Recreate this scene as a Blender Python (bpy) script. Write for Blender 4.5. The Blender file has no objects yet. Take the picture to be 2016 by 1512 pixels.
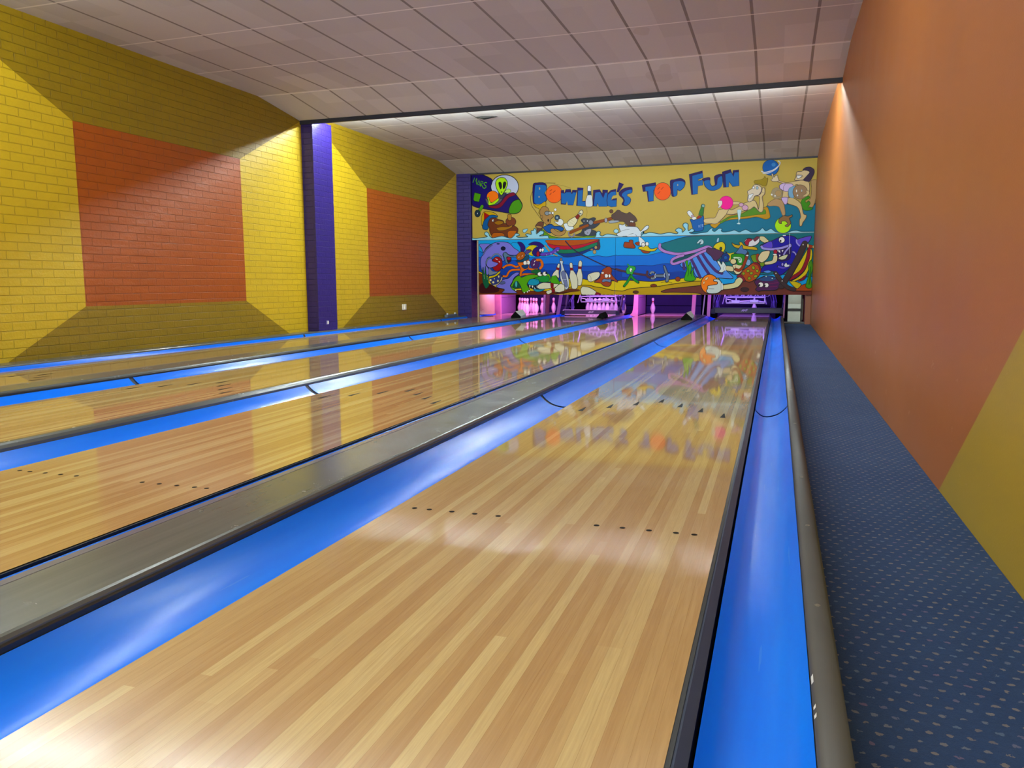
import bpy, bmesh, math, random
from mathutils import Vector, Matrix
PI = math.pi
scn = bpy.context.scene
C = scn.collection
rnd = random.Random(7)

# ------------------------------------------------------------------ helpers
def lin(h):
    o = []
    for i in (0, 2, 4):
        v = int(h[i:i+2], 16) / 255.0
        o.append(v / 12.92 if v <= 0.04045 else ((v + 0.055) / 1.055) ** 2.4)
    return (o[0], o[1], o[2], 1.0)

def lin8(v):
    return tuple(a/255/12.92 if a/255 <= .04045 else ((a/255 + .055)/1.055)**2.4 for a in v) + (1.,)

class N:
    """small node-building helper"""
    def __init__(s, name):
        s.m = bpy.data.materials.new(name); s.m.use_nodes = True
        s.t = s.m.node_tree; s.n = s.t.nodes; s.b = s.n['Principled BSDF']
    def new(s, kind, **kw):
        q = s.n.new(kind)
        for k, v in kw.items(): setattr(q, k, v)
        return q
    def link(s, a, b): s.t.links.new(a, b)
    def put(s, sock, v):
        if hasattr(v, 'is_output'): s.link(v, sock)
        else: sock.default_value = v
    def math(s, op, a, b=0.0, c=0.0):
        q = s.new('ShaderNodeMath', operation=op)
        s.put(q.inputs[0], a); s.put(q.inputs[1], b); s.put(q.inputs[2], c)
        return q.outputs[0]
    def mix(s, f, a, b, mode='MIX'):
        q = s.new('ShaderNodeMix', data_type='RGBA', blend_type=mode)
        s.put(q.inputs[0], f); s.put(q.inputs[6], a); s.put(q.inputs[7], b)
        return q.outputs[2]
    def coords(s):
        q = s.new('ShaderNodeTexCoord'); x = s.new('ShaderNodeSeparateXYZ')
        s.link(q.outputs['Object'], x.inputs[0])
        return q.outputs['Object'], x.outputs[0], x.outputs[1], x.outputs[2]
    def vec(s, x, y, z):
        q = s.new('ShaderNodeCombineXYZ')
        for i, v in enumerate((x, y, z)): s.put(q.inputs[i], v)
        return q.outputs[0]
    def noise(s, v, scale, detail=3, rough=.5):
        q = s.new('ShaderNodeTexNoise'); s.link(v, q.inputs['Vector'])
        q.inputs['Scale'].default_value = scale; q.inputs['Detail'].default_value = detail
        q.inputs['Roughness'].default_value = rough
        return q.outputs['Fac']
    def white(s, v):
        q = s.new('ShaderNodeTexWhiteNoise', noise_dimensions='3D'); s.link(v, q.inputs['Vector'])
        return q.outputs['Value']
    def ramp(s, f, pts):
        q = s.new('ShaderNodeValToRGB'); s.put(q.inputs[0], f)
        e = q.color_ramp.elements
        while len(e) < len(pts): e.new(.5)
        for i, (p, c) in enumerate(pts): e[i].position = p; e[i].color = c
        return q.outputs[0]
    def bump(s, h, strength=.3, dist=.01):
        q = s.new('ShaderNodeBump'); s.link(h, q.inputs['Height'])
        q.inputs['Strength'].default_value = strength; q.inputs['Distance'].default_value = dist
        s.link(q.outputs[0], s.b.inputs['Normal'])
    def done(s, col=None, rough=None, metal=None, coat=None, emit=None, es=0.0, spec=None):
        if col is not None: s.put(s.b.inputs['Base Color'], col)
        if rough is not None: s.put(s.b.inputs['Roughness'], rough)
        if metal is not None: s.put(s.b.inputs['Metallic'], metal)
        if coat is not None:
            s.b.inputs['Coat Weight'].default_value = coat; s.b.inputs['Coat Roughness'].default_value = .06
        if spec is not None: s.b.inputs['Specular IOR Level'].default_value = spec
        if emit is not None:
            s.put(s.b.inputs['Emission Color'], emit); s.b.inputs['Emission Strength'].default_value = es
        return s.m

def plain(name, h, rough=.5, metal=0., vary=.12, scale=9., **kw):
    n = N(name); o, x, y, z = n.coords(); c = lin(h)
    f = n.noise(o, scale)
    d = tuple(v * (1 - vary) for v in c[:3]) + (1,); l = tuple(min(1, v * (1 + vary)) for v in c[:3]) + (1,)
    return n.done(n.mix(f, d, l), rough, metal, **kw)

def mesh_obj(name, bm, mats, parent=None, loc=None, smooth=False):
    me = bpy.data.meshes.new(name); bm.normal_update(); bm.to_mesh(me); bm.free()
    for m in (mats if isinstance(mats, (list, tuple)) else [mats]): me.materials.append(m)
    if smooth:
        for p in me.polygons: p.use_smooth = True
    o = bpy.data.objects.new(name, me); C.objects.link(o)
    if parent: o.parent = parent
    if loc: o.location = loc
    return o
def tag(o, label, cat, group=None, kind=None):
    o['label'] = label; o['category'] = cat
    if group: o['group'] = group
    if kind: o['kind'] = kind
    return o
def thing(name, label, cat, loc=(0, 0, 0), group=None):
    o = bpy.data.objects.new(name, None); C.objects.link(o); o.location = loc
    o.empty_display_size = .1
    return tag(o, label, cat, group)
def struct(o, label=None):
    o['kind'] = 'structure'
    if label: o['label'] = label
    return o
def box(bm, x0, x1, y0, y1, z0, z1, mi=0, bev=0.):
    vs = [bm.verts.new(p) for p in ((x0,y0,z0),(x1,y0,z0),(x1,y1,z0),(x0,y1,z0),(x0,y0,z1),(x1,y0,z1),(x1,y1,z1),(x0,y1,z1))]
    fs = []
    for q in ((3,2,1,0),(4,5,6,7),(0,1,5,4),(1,2,6,5),(2,3,7,6),(3,0,4,7)):
        f = bm.faces.new([vs[i] for i in q]); f.material_index = mi; fs.append(f)
    if bev:
        ed = list({e for f in fs for e in f.edges})
        r = bmesh.ops.bevel(bm, geom=ed, offset=bev, segments=2, profile=.7, affect='EDGES')
        for f in r['faces']: f.material_index = mi
    return fs
def extrude_profile(bm, prof, y0, y1, closed=False, mi=0, caps=False):
    """profile of (x,z) points swept along y"""
    a = [bm.verts.new((x, y0, z)) for x, z in prof]; b = [bm.verts.new((x, y1, z)) for x, z in prof]
    n = len(prof)
    for i in range(n if closed else n - 1):
        j = (i + 1) % n
        f = bm.faces.new((a[i], a[j], b[j], b[i])); f.material_index = mi
    if caps and closed:
        f = bm.faces.new(a[::-1]); f.material_index = mi
        f = bm.faces.new(b); f.material_index = mi
def poly(bm, pts, mi=0):
    f = bm.faces.new([bm.verts.new(p) for p in pts]); f.material_index = mi; return f
def tube(bm, pts, r, seg=8, mi=0):
    rings = []
    pts = [Vector(p) for p in pts]
    for i, p in enumerate(pts):
        d = (pts[min(i+1, len(pts)-1)] - pts[max(i-1, 0)]).normalized()
        u = d.cross(Vector((0, 0, 1)))
        if u.length < 1e-3: u = Vector((1, 0, 0))
        u.normalize(); v = d.cross(u)
        rings.append([bm.verts.new(p + (u*math.cos(2*PI*k/seg) + v*math.sin(2*PI*k/seg))*r) for k in range(seg)])
    for a, b in zip(rings, rings[1:]):
        for k in range(seg):
            f = bm.faces.new((a[k], a[(k+1) % seg], b[(k+1) % seg], b[k])); f.material_index = mi
    for q in (rings[0][::-1], rings[-1]):
        f = bm.faces.new(q); f.material_index = mi
def torus(bm, c, R, r, axis='y', seg=16, s2=6, mi=0):
    vs = []
    for i in range(seg):
        a = 2*PI*i/seg; row = []
        for k in range(s2):
            b = 2*PI*k/s2; q = R + r*math.cos(b); h = r*math.sin(b)
            p = (q*math.cos(a), h, q*math.sin(a)) if axis == 'y' else (q*math.cos(a), q*math.sin(a), h)
            row.append(bm.verts.new((c[0]+p[0], c[1]+p[1], c[2]+p[2])))
        vs.append(row)
    for i in range(seg):
        for k in range(s2):
            f = bm.faces.new((vs[i][k], vs[(i+1) % seg][k], vs[(i+1) % seg][(k+1) % s2], vs[i][(k+1) % s2])); f.material_index = mi
def lathe(bm, prof, seg=24, c=(0, 0, 0), mats=None):
    rows = []
    for r, z in prof:
        rows.append([bm.verts.new((c[0]+r*math.cos(2*PI*k/seg), c[1]+r*math.sin(2*PI*k/seg), c[2]+z)) for k in range(seg)])
    for i, (a, b) in enumerate(zip(rows, rows[1:])):
        for k in range(seg):
            f = bm.faces.new((a[k], a[(k+1) % seg], b[(k+1) % seg], b[k]))
            if mats: f.material_index = mats(.5*(prof[i][1]+prof[i+1][1]))
    bm.faces.new(rows[0][::-1]); bm.faces.new(rows[-1])

# ------------------------------------------------------------------ dimensions (metres; lane surface z = 0, foul line y = 0)
XL, XR = -5.55, 1.85          # side walls
ZC, ZLIP = 3.28, 3.14         # ceiling, lower edge of each ceiling bay
LIPS = [-1.95, 4.10, 10.14, 16.16]   # y of the ceiling lips
LW = 1.0668
LANES = [-5.22, -3.40, -1.786, 0.0]  # left edge of each lane
LEND = 19.62
HEADPIN = 18.60
YM = 16.2                     # plane of the painted masking panels
YB = 21.2
CARPET = -.07

# ------------------------------------------------------------------ materials
def wood_mat():
    n = N('lane_wood'); o, x, y, z = n.coords()
    bi = n.math('FLOOR', n.math('DIVIDE', x, LW/39))
    rb = n.white(n.vec(bi, 3.7, 1.1))
    seg = n.math('FLOOR', n.math('ADD', n.math('DIVIDE', y, 8.2), n.math('MULTIPLY', rb, 7.3)))
    r1 = n.white(n.vec(bi, seg, 5.3))
    pr = n.white(n.vec(n.math('FLOOR', n.math('DIVIDE', bi, 2.0)), n.math('FLOOR', n.math('ADD', n.math('DIVIDE', y, 9.4), n.math('MULTIPLY', n.white(n.vec(n.math('FLOOR', n.math('DIVIDE', bi, 2.0)), 1.0, 9.0)), 5.0))), 2.0))
    tone = n.math('ADD', n.math('MULTIPLY', r1, .6), n.math('MULTIPLY', pr, .4))
    base = n.ramp(tone, [(0., lin('ac885a')), (.38, lin('b49262')), (.52, lin('bc9e6c')), (.66, lin('c6ae7a')), (1., lin('ceb884'))])
    g = n.noise(n.vec(n.math('MULTIPLY', x, 260.), n.math('MULTIPLY', y, 9.), r1), 1., 4, .6)
    g2 = n.noise(n.vec(n.math('MULTIPLY', x, 60.), n.math('MULTIPLY', y, 3.), n.math('MULTIPLY', r1, 9.)), 1., 3, .6)
    col = n.mix(n.math('MULTIPLY', n.math('SUBTRACT', g, .32), .8), base, lin('8e6c44'))
    col = n.mix(n.math('MULTIPLY', n.math('SUBTRACT', g2, .45), .7), col, lin('d2b67e'))
    # thin dark seam between boards
    fr = n.math('FRACT', n.math('DIVIDE', x, LW/39))
    seam = n.math('LESS_THAN', fr, .025)
    col = n.mix(n.math('MULTIPLY', seam, .45), col, lin('7a5630'))
    sm = n.noise(o, 1.7, 4, .6)
    rough = n.math('ADD', .035, n.math('MULTIPLY', n.math('ABSOLUTE', n.math('SUBTRACT', sm, .5)), .16))
    near = n.new('ShaderNodeMapRange'); near.interpolation_type = 'SMOOTHSTEP'
    n.link(y, near.inputs[0]); near.inputs[1].default_value = .6; near.inputs[2].default_value = 3.2
    near.inputs[3].default_value = .13; near.inputs[4].default_value = 0.
    return n.done(col, n.math('ADD', rough, n.math('MULTIPLY', near.outputs[0], n.math('ADD', .5, sm))), spec=.5)
WOOD = wood_mat()
DECK = plain('pin_deck_pale', 'd4c0b8', .12)
BLACK = plain('black_inlay', '100c09', .7, spec=.08)
DARKSIDE = plain('lane_side_black', '0c0b0b', .5)

def gutter_mat():
    n = N('gutter_blue'); o, x, y, z = n.coords()
    f = n.noise(n.vec(n.math('MULTIPLY', x, 14.), n.math('MULTIPLY', y, 1.1), z), 1., 4, .6)
    col = n.mix(f, lin('0066ee'), lin('0080fc'))
    sc = n.noise(n.vec(n.math('MULTIPLY', x, 90.), n.math('MULTIPLY', y, 2.2), z), 1., 2, .5)
    s2 = n.math('MULTIPLY', n.math('GREATER_THAN', sc, .73), .25)
    col = n.mix(s2, col, lin('4c98f0'))
    return n.done(col, n.math('ADD', .16, n.math('MULTIPLY', f, .16)), spec=.25)
GUT = gutter_mat()
SEAM = plain('gutter_joint', '0c1c30', .6)
def cap_mat():
    n = N('cap_metal'); o, x, y, z = n.coords()
    f = n.noise(n.vec(n.math('MULTIPLY', x, 30.), n.math('MULTIPLY', y, 1.2), z), 1., 5, .65)
    col = n.mix(f, lin('4a4e4a'), lin('646862'))
    g = n.noise(o, 6., 5, .7)
    return n.done(col, n.math('ADD', .14, n.math('MULTIPLY', g, .2)), .0)
CAP = cap_mat()
CAPDARK = plain('cap_edge', '34342f', .35, .3)
CAPLIP = plain('cap_flange', '363e54', .45, .0, spec=.12)
FLANGE = plain('divider_flange', '6a6c7a', .2, .0)
SCREW = plain('screw_head', '8a8a84', .3, .8)
MOLD = plain('side_rail_vinyl', '464648', .45, 0., .18, 5.)

def brick(n, o, y, z, sides=False):
    q = n.new('ShaderNodeTexBrick')
    n.link(n.vec(y, z, 0.), q.inputs['Vector'])
    q.inputs['Scale'].default_value = 1.; q.inputs['Mortar Size'].default_value = .005
    q.inputs['Mortar Smooth'].default_value = .6
    q.inputs['Brick Width'].default_value = .245; q.inputs['Row Height'].default_value = .0825
    q.offset = .5
    q.inputs['Color1'].default_value = (1, 1, 1, 1); q.inputs['Color2'].default_value = (.82, .82, .82, 1)
    q.inputs['Mortar'].default_value = (.5, .5, .5, 1)
    return q
def brick_paint(name, h, rough=.42, swap=False):
    n = N(name); o, x, y, z = n.coords()
    q = brick(n, o, x if swap else y, z)
    c = lin(h); d = tuple(v*.82 for v in c[:3])+(1,)
    col = n.mix(n.noise(o, 3., 4), c, d)
    col = n.mix(.18, col, n.mix(1., col, q.outputs['Color'], 'MULTIPLY'))
    per = n.noise(n.vec(n.math('MULTIPLY', y, 4.), n.math('MULTIPLY', z, 12.), x), 1., 2)
    hgt = n.math('ADD', n.math('MULTIPLY', n.math('SUBTRACT', 1., q.outputs['Fac']), 1.), n.math('ADD', n.math('MULTIPLY', n.noise(o, 42., 3), .2), n.math('MULTIPLY', per, .35)))
    n.bump(hgt, .9, .018)
    return n.done(col, rough)
YEL = brick_paint('brick_bright_yellow', 'd6b41e')
OLI = brick_paint('brick_olive_yellow', '947804')
ORA = brick_paint('brick_orange', 'ac5204')
PUR = brick_paint('brick_purple', '2c1c74')
PURS = brick_paint('brick_purple_face', '2a1a6e', swap=True)

def plaster(name, h):
    n = N(name); o, x, y, z = n.coords(); c = lin(h)
    f = n.noise(o, 2.2, 5, .6)
    col = n.mix(f, tuple(v*.9 for v in c[:3])+(1,), tuple(min(1, v*1.08) for v in c[:3])+(1,))
    # scuff marks low down on the wall
    sc = n.noise(n.vec(n.math('MULTIPLY', x, 1.), n.math('MULTIPLY', y, 5.), n.math('MULTIPLY', z, 9.)), 1., 5, .75)
    low = n.math('LESS_THAN', z, .55)
    sc = n.math('MULTIPLY', n.math('MULTIPLY', n.math('GREATER_THAN', sc, .66), low), .35)
    col = n.mix(sc, col, lin('c89c80'))
    n.bump(n.noise(o, 160., 2), .12, .003)
    return n.done(col, n.math('ADD', .36, n.math('MULTIPLY', f, .12)))
PLO = plaster('plaster_orange', 'a8642c')
PLY = plaster('plaster_yellow', 'ab9026')

def ceil_mat():
    n = N('ceiling_tiles'); o, x, y, z = n.coords()
    gx = n.math('FRACT', n.math('ADD', n.math('DIVIDE', n.math('SUBTRACT', x, .295), .594), 40.))
    lx = n.math('LESS_THAN', n.math('ABSOLUTE', n.math('SUBTRACT', gx, .5)), .476)
    # bays repeat every 6.02 m; rows of 1.2 m counted back from the start of the slope
    yb = n.math('MULTIPLY', n.math('FRACT', n.math('ADD', n.math('DIVIDE', n.math('SUBTRACT', y, 9.16), 6.02), 10.)), 6.02)
    gy = n.math('FRACT', n.math('DIVIDE', n.math('SUBTRACT', yb, 6.02-6*1.2), 1.2))
    ly = n.math('LESS_THAN', n.math('ABSOLUTE', n.math('SUBTRACT', gy, .5)), .490)
    c1 = n.white(n.vec(n.math('FLOOR', n.math('ADD', n.math('DIVIDE', n.math('SUBTRACT', x, .295), .594), 40.5)), n.math('FLOOR', n.math('DIVIDE', y, 1.2)), 2.))
    base = n.mix(c1, lin('c4bfba'), lin('d4d0cb'))
    sp = n.noise(o, 55., 3, .7)
    base = n.mix(n.math('MULTIPLY', sp, .3), base, lin('b4aca6'))
    st = n.noise(o, .8, 3, .5)
    base = n.mix(n.math('MULTIPLY', n.math('GREATER_THAN', st, .69), .25), base, lin('a89888'))
    col = n.mix(n.math('SUBTRACT', 1., lx), base, lin('8a827c'))
    col = n.mix(n.math('MULTIPLY', n.math('SUBTRACT', 1., ly), .9), col, lin('f0ebe4'))
    hgt = lx
    n.bump(n.math('ADD', hgt, n.math('MULTIPLY', sp, .25)), .35, .008)
    return n.done(col, .85)
CEIL = ceil_mat()
FASCIA = plain('fascia_navy', '14182c', .5)

def carpet_mat():
    n = N('carpet_blue'); o, x, y, z = n.coords()
    cx, cy = .035, .035
    row = n.math('FLOOR', n.math('DIVIDE', y, cy))
    xo = n.math('ADD', n.math('DIVIDE', x, cx), n.math('MULTIPLY', n.math('MODULO', n.math('ADD', row, 1000.), 2.), .5))
    fx = n.math('SUBTRACT', n.math('FRACT', xo), .5); fy = n.math('SUBTRACT', n.math('FRACT', n.math('DIVIDE', y, cy)), .5)
    wob = n.noise(o, 120., 2)
    r = n.math('ADD', n.math('MULTIPLY', n.math('MULTIPLY', fx, fx), 1.), n.math('MULTIPLY', n.math('MULTIPLY', fy, fy), 1.6))
    dot = n.math('LESS_THAN', r, n.math('MULTIPLY', n.math('SUBTRACT', wob, .34), .2))
    rc = n.white(n.vec(n.math('FLOOR', xo), row, 4.))
    dotc = n.ramp(rc, [(0., lin('8a7866')), (.5, lin('a49078')), (.8, lin('6c7c90')), (1., lin('8c6478'))])
    f = n.noise(o, 90., 4, .7); big = n.noise(o, 2.5, 4, .6)
    base = n.mix(f, lin('011a40'), lin('042e62'))
    base = n.mix(n.math('MULTIPLY', n.math('SUBTRACT', big, .38), .3), base, lin('4c6484'))
    col = n.mix(n.math('MULTIPLY', dot, .42), base, dotc)
    n.bump(n.math('ADD', f, n.noise(o, 400., 2)), .5, .004)
    m = n.done(col, .95)
    n.b.inputs['Sheen Weight'].default_value = .14; n.b.inputs['Sheen Roughness'].default_value = .5
    n.b.inputs['Sheen Tint'].default_value = lin('4480b8')
    return m
CARP = carpet_mat()

def paint_attr():
    n = N('mural_paint')
    q = n.new('ShaderNodeVertexColor'); q.layer_name = 'paint'
    o, x, y, z = n.coords()
    f = n.noise(o, 7., 4, .6)
    hs = n.new('ShaderNodeHueSaturation'); hs.inputs['Saturation'].default_value = 1.12; hs.inputs['Value'].default_value = .9
    n.link(q.outputs['Color'], hs.inputs['Color'])
    col = n.mix(n.math('MULTIPLY', f, .15), hs.outputs[0], n.mix(1., hs.outputs[0], (.75, .75, .75, 1), 'MULTIPLY'))
    return n.done(col, .45, spec=.12)
MURAL = paint_attr()
PANEL = plain('panel_board', '8c7c54', .5)
PINW = plain('pin_white', 'f6f2f4', .18, vary=.03)
PINR = plain('pin_red', 'b01824', .3)
def glowy(name, h, es, rough=.5, metal=0.):
    n = N(name); o, x, y, z = n.coords(); c = lin(h)
    return n.done(n.mix(n.noise(o, 8.), tuple(v*.8 for v in c[:3])+(1,), c), rough, metal)
STEEL = plain('machine_steel', 'a9a4b8', .3, .55)
STEELD = plain('machine_dark', '16162a', .5, .3)
SWEEPD = plain('sweep_dark', '12182a', .4, .1)
SWEEPL = plain('sweep_trim', 'e8c8dc', .3)
LOGO = plain('logo_silver', 'b8b8c0', .4)
KICK = plain('kickback_pink', 'e4a0b8', .45)
KICKD = plain('kickback_panel', '8c6c9c', .5)
HOSE = plain('bracket_violet', '5a5094', .4, .4)
CURT = plain('pit_cushion', '241c58', .8, vary=.35, scale=4.)
DARKROOM = plain('machine_room_dark', '0a0a12', .9)
GUARD = plain('side_guard', 'c8b0a8', .5)
WHITEP = plain('service_panel_white', 'b4bcb0', .5)
BANDB = plain('service_band_black', '0c0c0c', .5)
WOODT = plain('brown_post', '8a5238', .5)
WEDB = plain('hood_black', '040505', .8, spec=.1)
WEDW = plain('hood_white', 'c8d0d0', .45)
SOCK = plain('socket_white', 'e4e0d4', .4)
CHIP = plain('chip_white', 'd8d8d0', .7)
SUBF = plain('subfloor', '1c1a18', .9)

# ------------------------------------------------------------------ room shell
# left wall: painted block wall, one polygon per painted field
bm = bmesh.new()
def lw(y0, z0, y1, z1, y2, z2, y3, z3, mi, x=XL):
    poly(bm, [(x, y0, z0), (x, y1, z1), (x, y2, z2), (x, y3, z3)], mi)
ZB, ZT = -.22, 3.14
def bay(b0, b1):
    p0, p1, q0, q1 = b0+1.41, b1-1.45, .535, 2.39
    TOP = 3.5
    poly(bm, [(XL, b0, ZB), (XL, p0, q0), (XL, p0, q1), (XL, b0, ZT)], 0)
    poly(bm, [(XL, p1, q0), (XL, b1, ZB), (XL, b1, ZT), (XL, p1, q1)], 0)
    poly(bm, [(XL, p0, q1), (XL, p1, q1), (XL, b1, ZT), (XL, b1, TOP), (XL, b0, TOP), (XL, b0, ZT)], 1)
    poly(bm, [(XL, b0, ZB), (XL, b1, ZB), (XL, p1, q0), (XL, p0, q0)], 1)
    poly(bm, [(XL, p0, q0), (XL, p1, q0), (XL, p1, q1), (XL, p0, q1)], 2)
bay(4.70, 10.17); bay(10.70, 16.15)
poly(bm, [(XL, -7, ZB), (XL, 4.70, ZB), (XL, 4.70, 3.5), (XL, -7, 3.5)], 0)
poly(bm, [(XL, 10.17, ZB), (XL, 10.70, ZB), (XL, 10.70, 3.5), (XL, 10.17, 3.5)], 3)
poly(bm, [(XL, 16.15, ZB), (XL, YB, ZB), (XL, YB, 3.5), (XL, 16.15, 3.5)], 4)
for y0, y1 in ((-7, YB),):
    poly(bm, [(XL-.2, y0, ZB), (XL-.2, y0, 3.5), (XL-.2, y1, 3.5), (XL-.2, y1, ZB)], 0)
    poly(bm, [(XL-.2, y0, 3.5), (XL, y0, 3.5), (XL, y1, 3.5), (XL-.2, y1, 3.5)], 0)
struct(mesh_obj('wall_left', bm, [YEL, OLI, ORA, PUR, DARKROOM]))
# purple pilasters
for i, (y0, y1, xp) in enumerate(((4.17, 4.70, -5.36), (10.17, 10.70, -5.36), (16.15, 16.62, -5.22))):
    bm = bmesh.new()
    fs = box(bm, XL-.001, xp, y0, y1, -.19 if i == 9 else .043 if i < 2 else -.215, 3.16 if i < 2 else 3.13)
    for f in bm.faces:
        if abs(f.normal.y) > .5 or True:
            f.normal_update()
            if abs(f.normal.y) > .5: f.material_index = 1
    o = struct(mesh_obj('pillar_%d' % (i+1), bm, [PUR, PURS]))
# right wall: smooth plaster, orange field with yellow corner
bm = bmesh.new()
ydz = lambda z: 3.22 - (z - CARPET) * (.967/.70)
ZTR = 3.5
zc = 2.3
poly(bm, [(XR, YB, ZB), (XR, ydz(ZB), ZB), (XR, ydz(zc), zc), (XR, ydz(zc), ZTR), (XR, YB, ZTR)], 0)
poly(bm, [(XR, ydz(ZB), ZB), (XR, -7, ZB), (XR, -7, ZTR), (XR, ydz(zc), ZTR), (XR, ydz(zc), zc)], 1)
poly(bm, [(XR+.2, -7, ZB), (XR+.2, YB, ZB), (XR+.2, YB, ZTR), (XR+.2, -7, ZTR)], 0)
poly(bm, [(XR, -7, ZTR), (XR+.2, -7, ZTR), (XR+.2, YB, ZTR), (XR, YB, ZTR)], 0)
struct(mesh_obj('wall_right', bm, [PLO, PLY]))
# far wall, near wall
bm = bmesh.new(); box(bm, XL-.2, XR+.2, YB, YB+.2, ZB-.05, 3.5); struct(mesh_obj('wall_back', bm, DARKROOM))
WARMW = plain('near_wall_paint', 'b8a888', .7)
bm = bmesh.new(); box(bm, XL-.2, XR+.2, -7.2, -7, ZB-.05, 3.5); struct(mesh_obj('wall_front', bm, WARMW))
# ceiling bays with a sloped last row, and the fascia on each lip
bm = bmesh.new()
ys = []
for k in range(4):
    b1 = LIPS[k]; b0 = -7.0 if k == 0 else LIPS[k-1] + .06
    zl = ZLIP if k < 3 else 3.125
    prof = [(b0, ZC), (b1-.98, ZC), (b1, zl)]
    for (ya, za), (yb, zb) in zip(prof, prof[1:]):
        poly(bm, [(XL-.1, ya, za), (XL-.1, yb, zb), (XR+.1, yb, zb), (XR+.1, ya, za)])
poly(bm, [(XL-.1, LIPS[3]+.06, 3.0), (XL-.1, YB, 3.0), (XR+.1, YB, 3.0), (XR+.1, LIPS[3]+.06, 3.0)], 1)
poly(bm, [(XL-.1, -7, 3.5), (XR+.1, -7, 3.5), (XR+.1, YB, 3.5), (XL-.1, YB, 3.5)], 1)
struct(mesh_obj('ceiling', bm, [CEIL, DARKROOM]))
for k in range(4):
    bm = bmesh.new(); zl = ZLIP if k < 3 else 3.125
    box(bm, XL, XR, LIPS[k], LIPS[k]+.05, zl-.055 if k < 3 else zl-.03, 3.34)
    struct(mesh_obj('trim_%d' % (k+1), bm, FASCIA))
# sagging broken tile just behind the lit lip
bm = bmesh.new()
pts = [(-.17, -.05), (-.05, -.07), (.08, -.04), (.17, .02), (.10, .07), (-.06, .05)]
zt = [-.004, -.035, -.02, -.004, -.004, -.03]
top = [bm.verts.new((a, b, -.001)) for a, b in pts]; bot = [bm.verts.new((a, b, zz)) for (a, b), zz in zip(pts, zt)]
bm.faces.new(top); bm.faces.new(bot[::-1])
for i in range(6): bm.faces.new((top[i], top[(i+1) % 6], bot[(i+1) % 6], bot[i]))
tag(mesh_obj('ceiling_tile_flap', bm, plain('torn_tile', '16120f', .9), loc=(-3.10, 11.46, ZC)), 'dark torn tile corner sagging from the ceiling behind the lit beam', 'ceiling tile')
# floors
bm = bmesh.new(); box(bm, XL-.2, XR+.2, -.02, YB, -.32, -.22); struct(mesh_obj('floor', bm, SUBF))
APW = N('approach_wood'); o_, x_, y_, z_ = APW.coords()
APM = APW.done(APW.mix(APW.white(APW.vec(APW.math('FLOOR', APW.math('DIVIDE', x_, .05)), APW.math('FLOOR', y_), 1.)), lin('b08a54'), lin('c8a468')), .2)
bm = bmesh.new(); box(bm, XL, XR, -7, -.04, -.2, .0); struct(mesh_obj('floor_approach', bm, APM))
bm = bmesh.new(); box(bm, 1.352, XR-.001, -.03, 16.75, -.2, CARPET)
tag(mesh_obj('carpet', bm, CARP), 'dark blue carpet runner with tan flecks along the orange right wall', 'carpet')

# ------------------------------------------------------------------ lanes
def dot_poly(bm, x, y, r, z, mi):
    poly(bm, [(x + r*math.cos(2*PI*k/12), y + r*math.sin(2*PI*k/12), z) for k in range(12)], mi)
LANE_LABEL = ['glossy wooden bowling lane farthest left, next to the yellow block wall',
              'glossy wooden bowling lane second from the left, ending at the pink-lit sweep bar',
              'glossy wooden bowling lane with one lone pin standing at its end',
              'wide glossy wooden bowling lane nearest the carpet, ending at the dark sweep bar']
BW = LW/39
for i, x0 in enumerate(LANES):
    t = thing('bowling_lane', LANE_LABEL[i], 'bowling lane', (x0, 0, 0), 'the four bowling lanes')
    bm = bmesh.new()
    box(bm, .0, LW, 0, 17.948, -.05, 0, 0)
    for f in bm.faces:
        f.normal_update()
        if f.normal.z < .5: f.material_index = 2
    z = .0006
    for b in (3, 5, 8, 11, 14, 26, 29, 32, 35, 37): dot_poly(bm, (b-.5)*BW, 2.134, .0095, z, 1)
    ay = (4.364, 4.524, 4.68, 4.836, 4.68, 4.524, 4.364)
    for k, b in enumerate((5, 10, 15, 20, 25, 30, 35)):
        xc = (b-.5)*BW; yc = ay[k]
        poly(bm, [(xc-.0155, yc-.075, z), (xc+.0155, yc-.075, z), (xc+.003, yc+.075, z), (xc-.003, yc+.075, z)], 1)
    mesh_obj('lane_bed', bm, [WOOD, BLACK, DARKSIDE], t)
    bm = bmesh.new()
    if i == 3:
        box(bm, LW, LW+.009, 0, LEND, -.05, -.002, 0)
        extrude_profile(bm, [(LW+.009, -.05), (LW+.009, -.004), (LW+.014, -.003), (LW+.034, -.012), (LW+.036, -.05)], 0, LEND, True, 1, True)
        mesh_obj('edge_strip', bm, [DARKSIDE, CAPLIP], t)['label'] = 'black and grey edge strip'
    else:
        box(bm, LW, LW+.008, 0, LEND, -.05, -.003, 0)
        mesh_obj('edge_strip', bm, DARKSIDE, t)['label'] = 'black edge strip'
    bm = bmesh.new(); box(bm, .0, LW, 17.95, LEND, -.05, .0003)
    mesh_obj('pin_deck', bm, DECK, t)['label'] = 'pale pin deck under the violet light'

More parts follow.
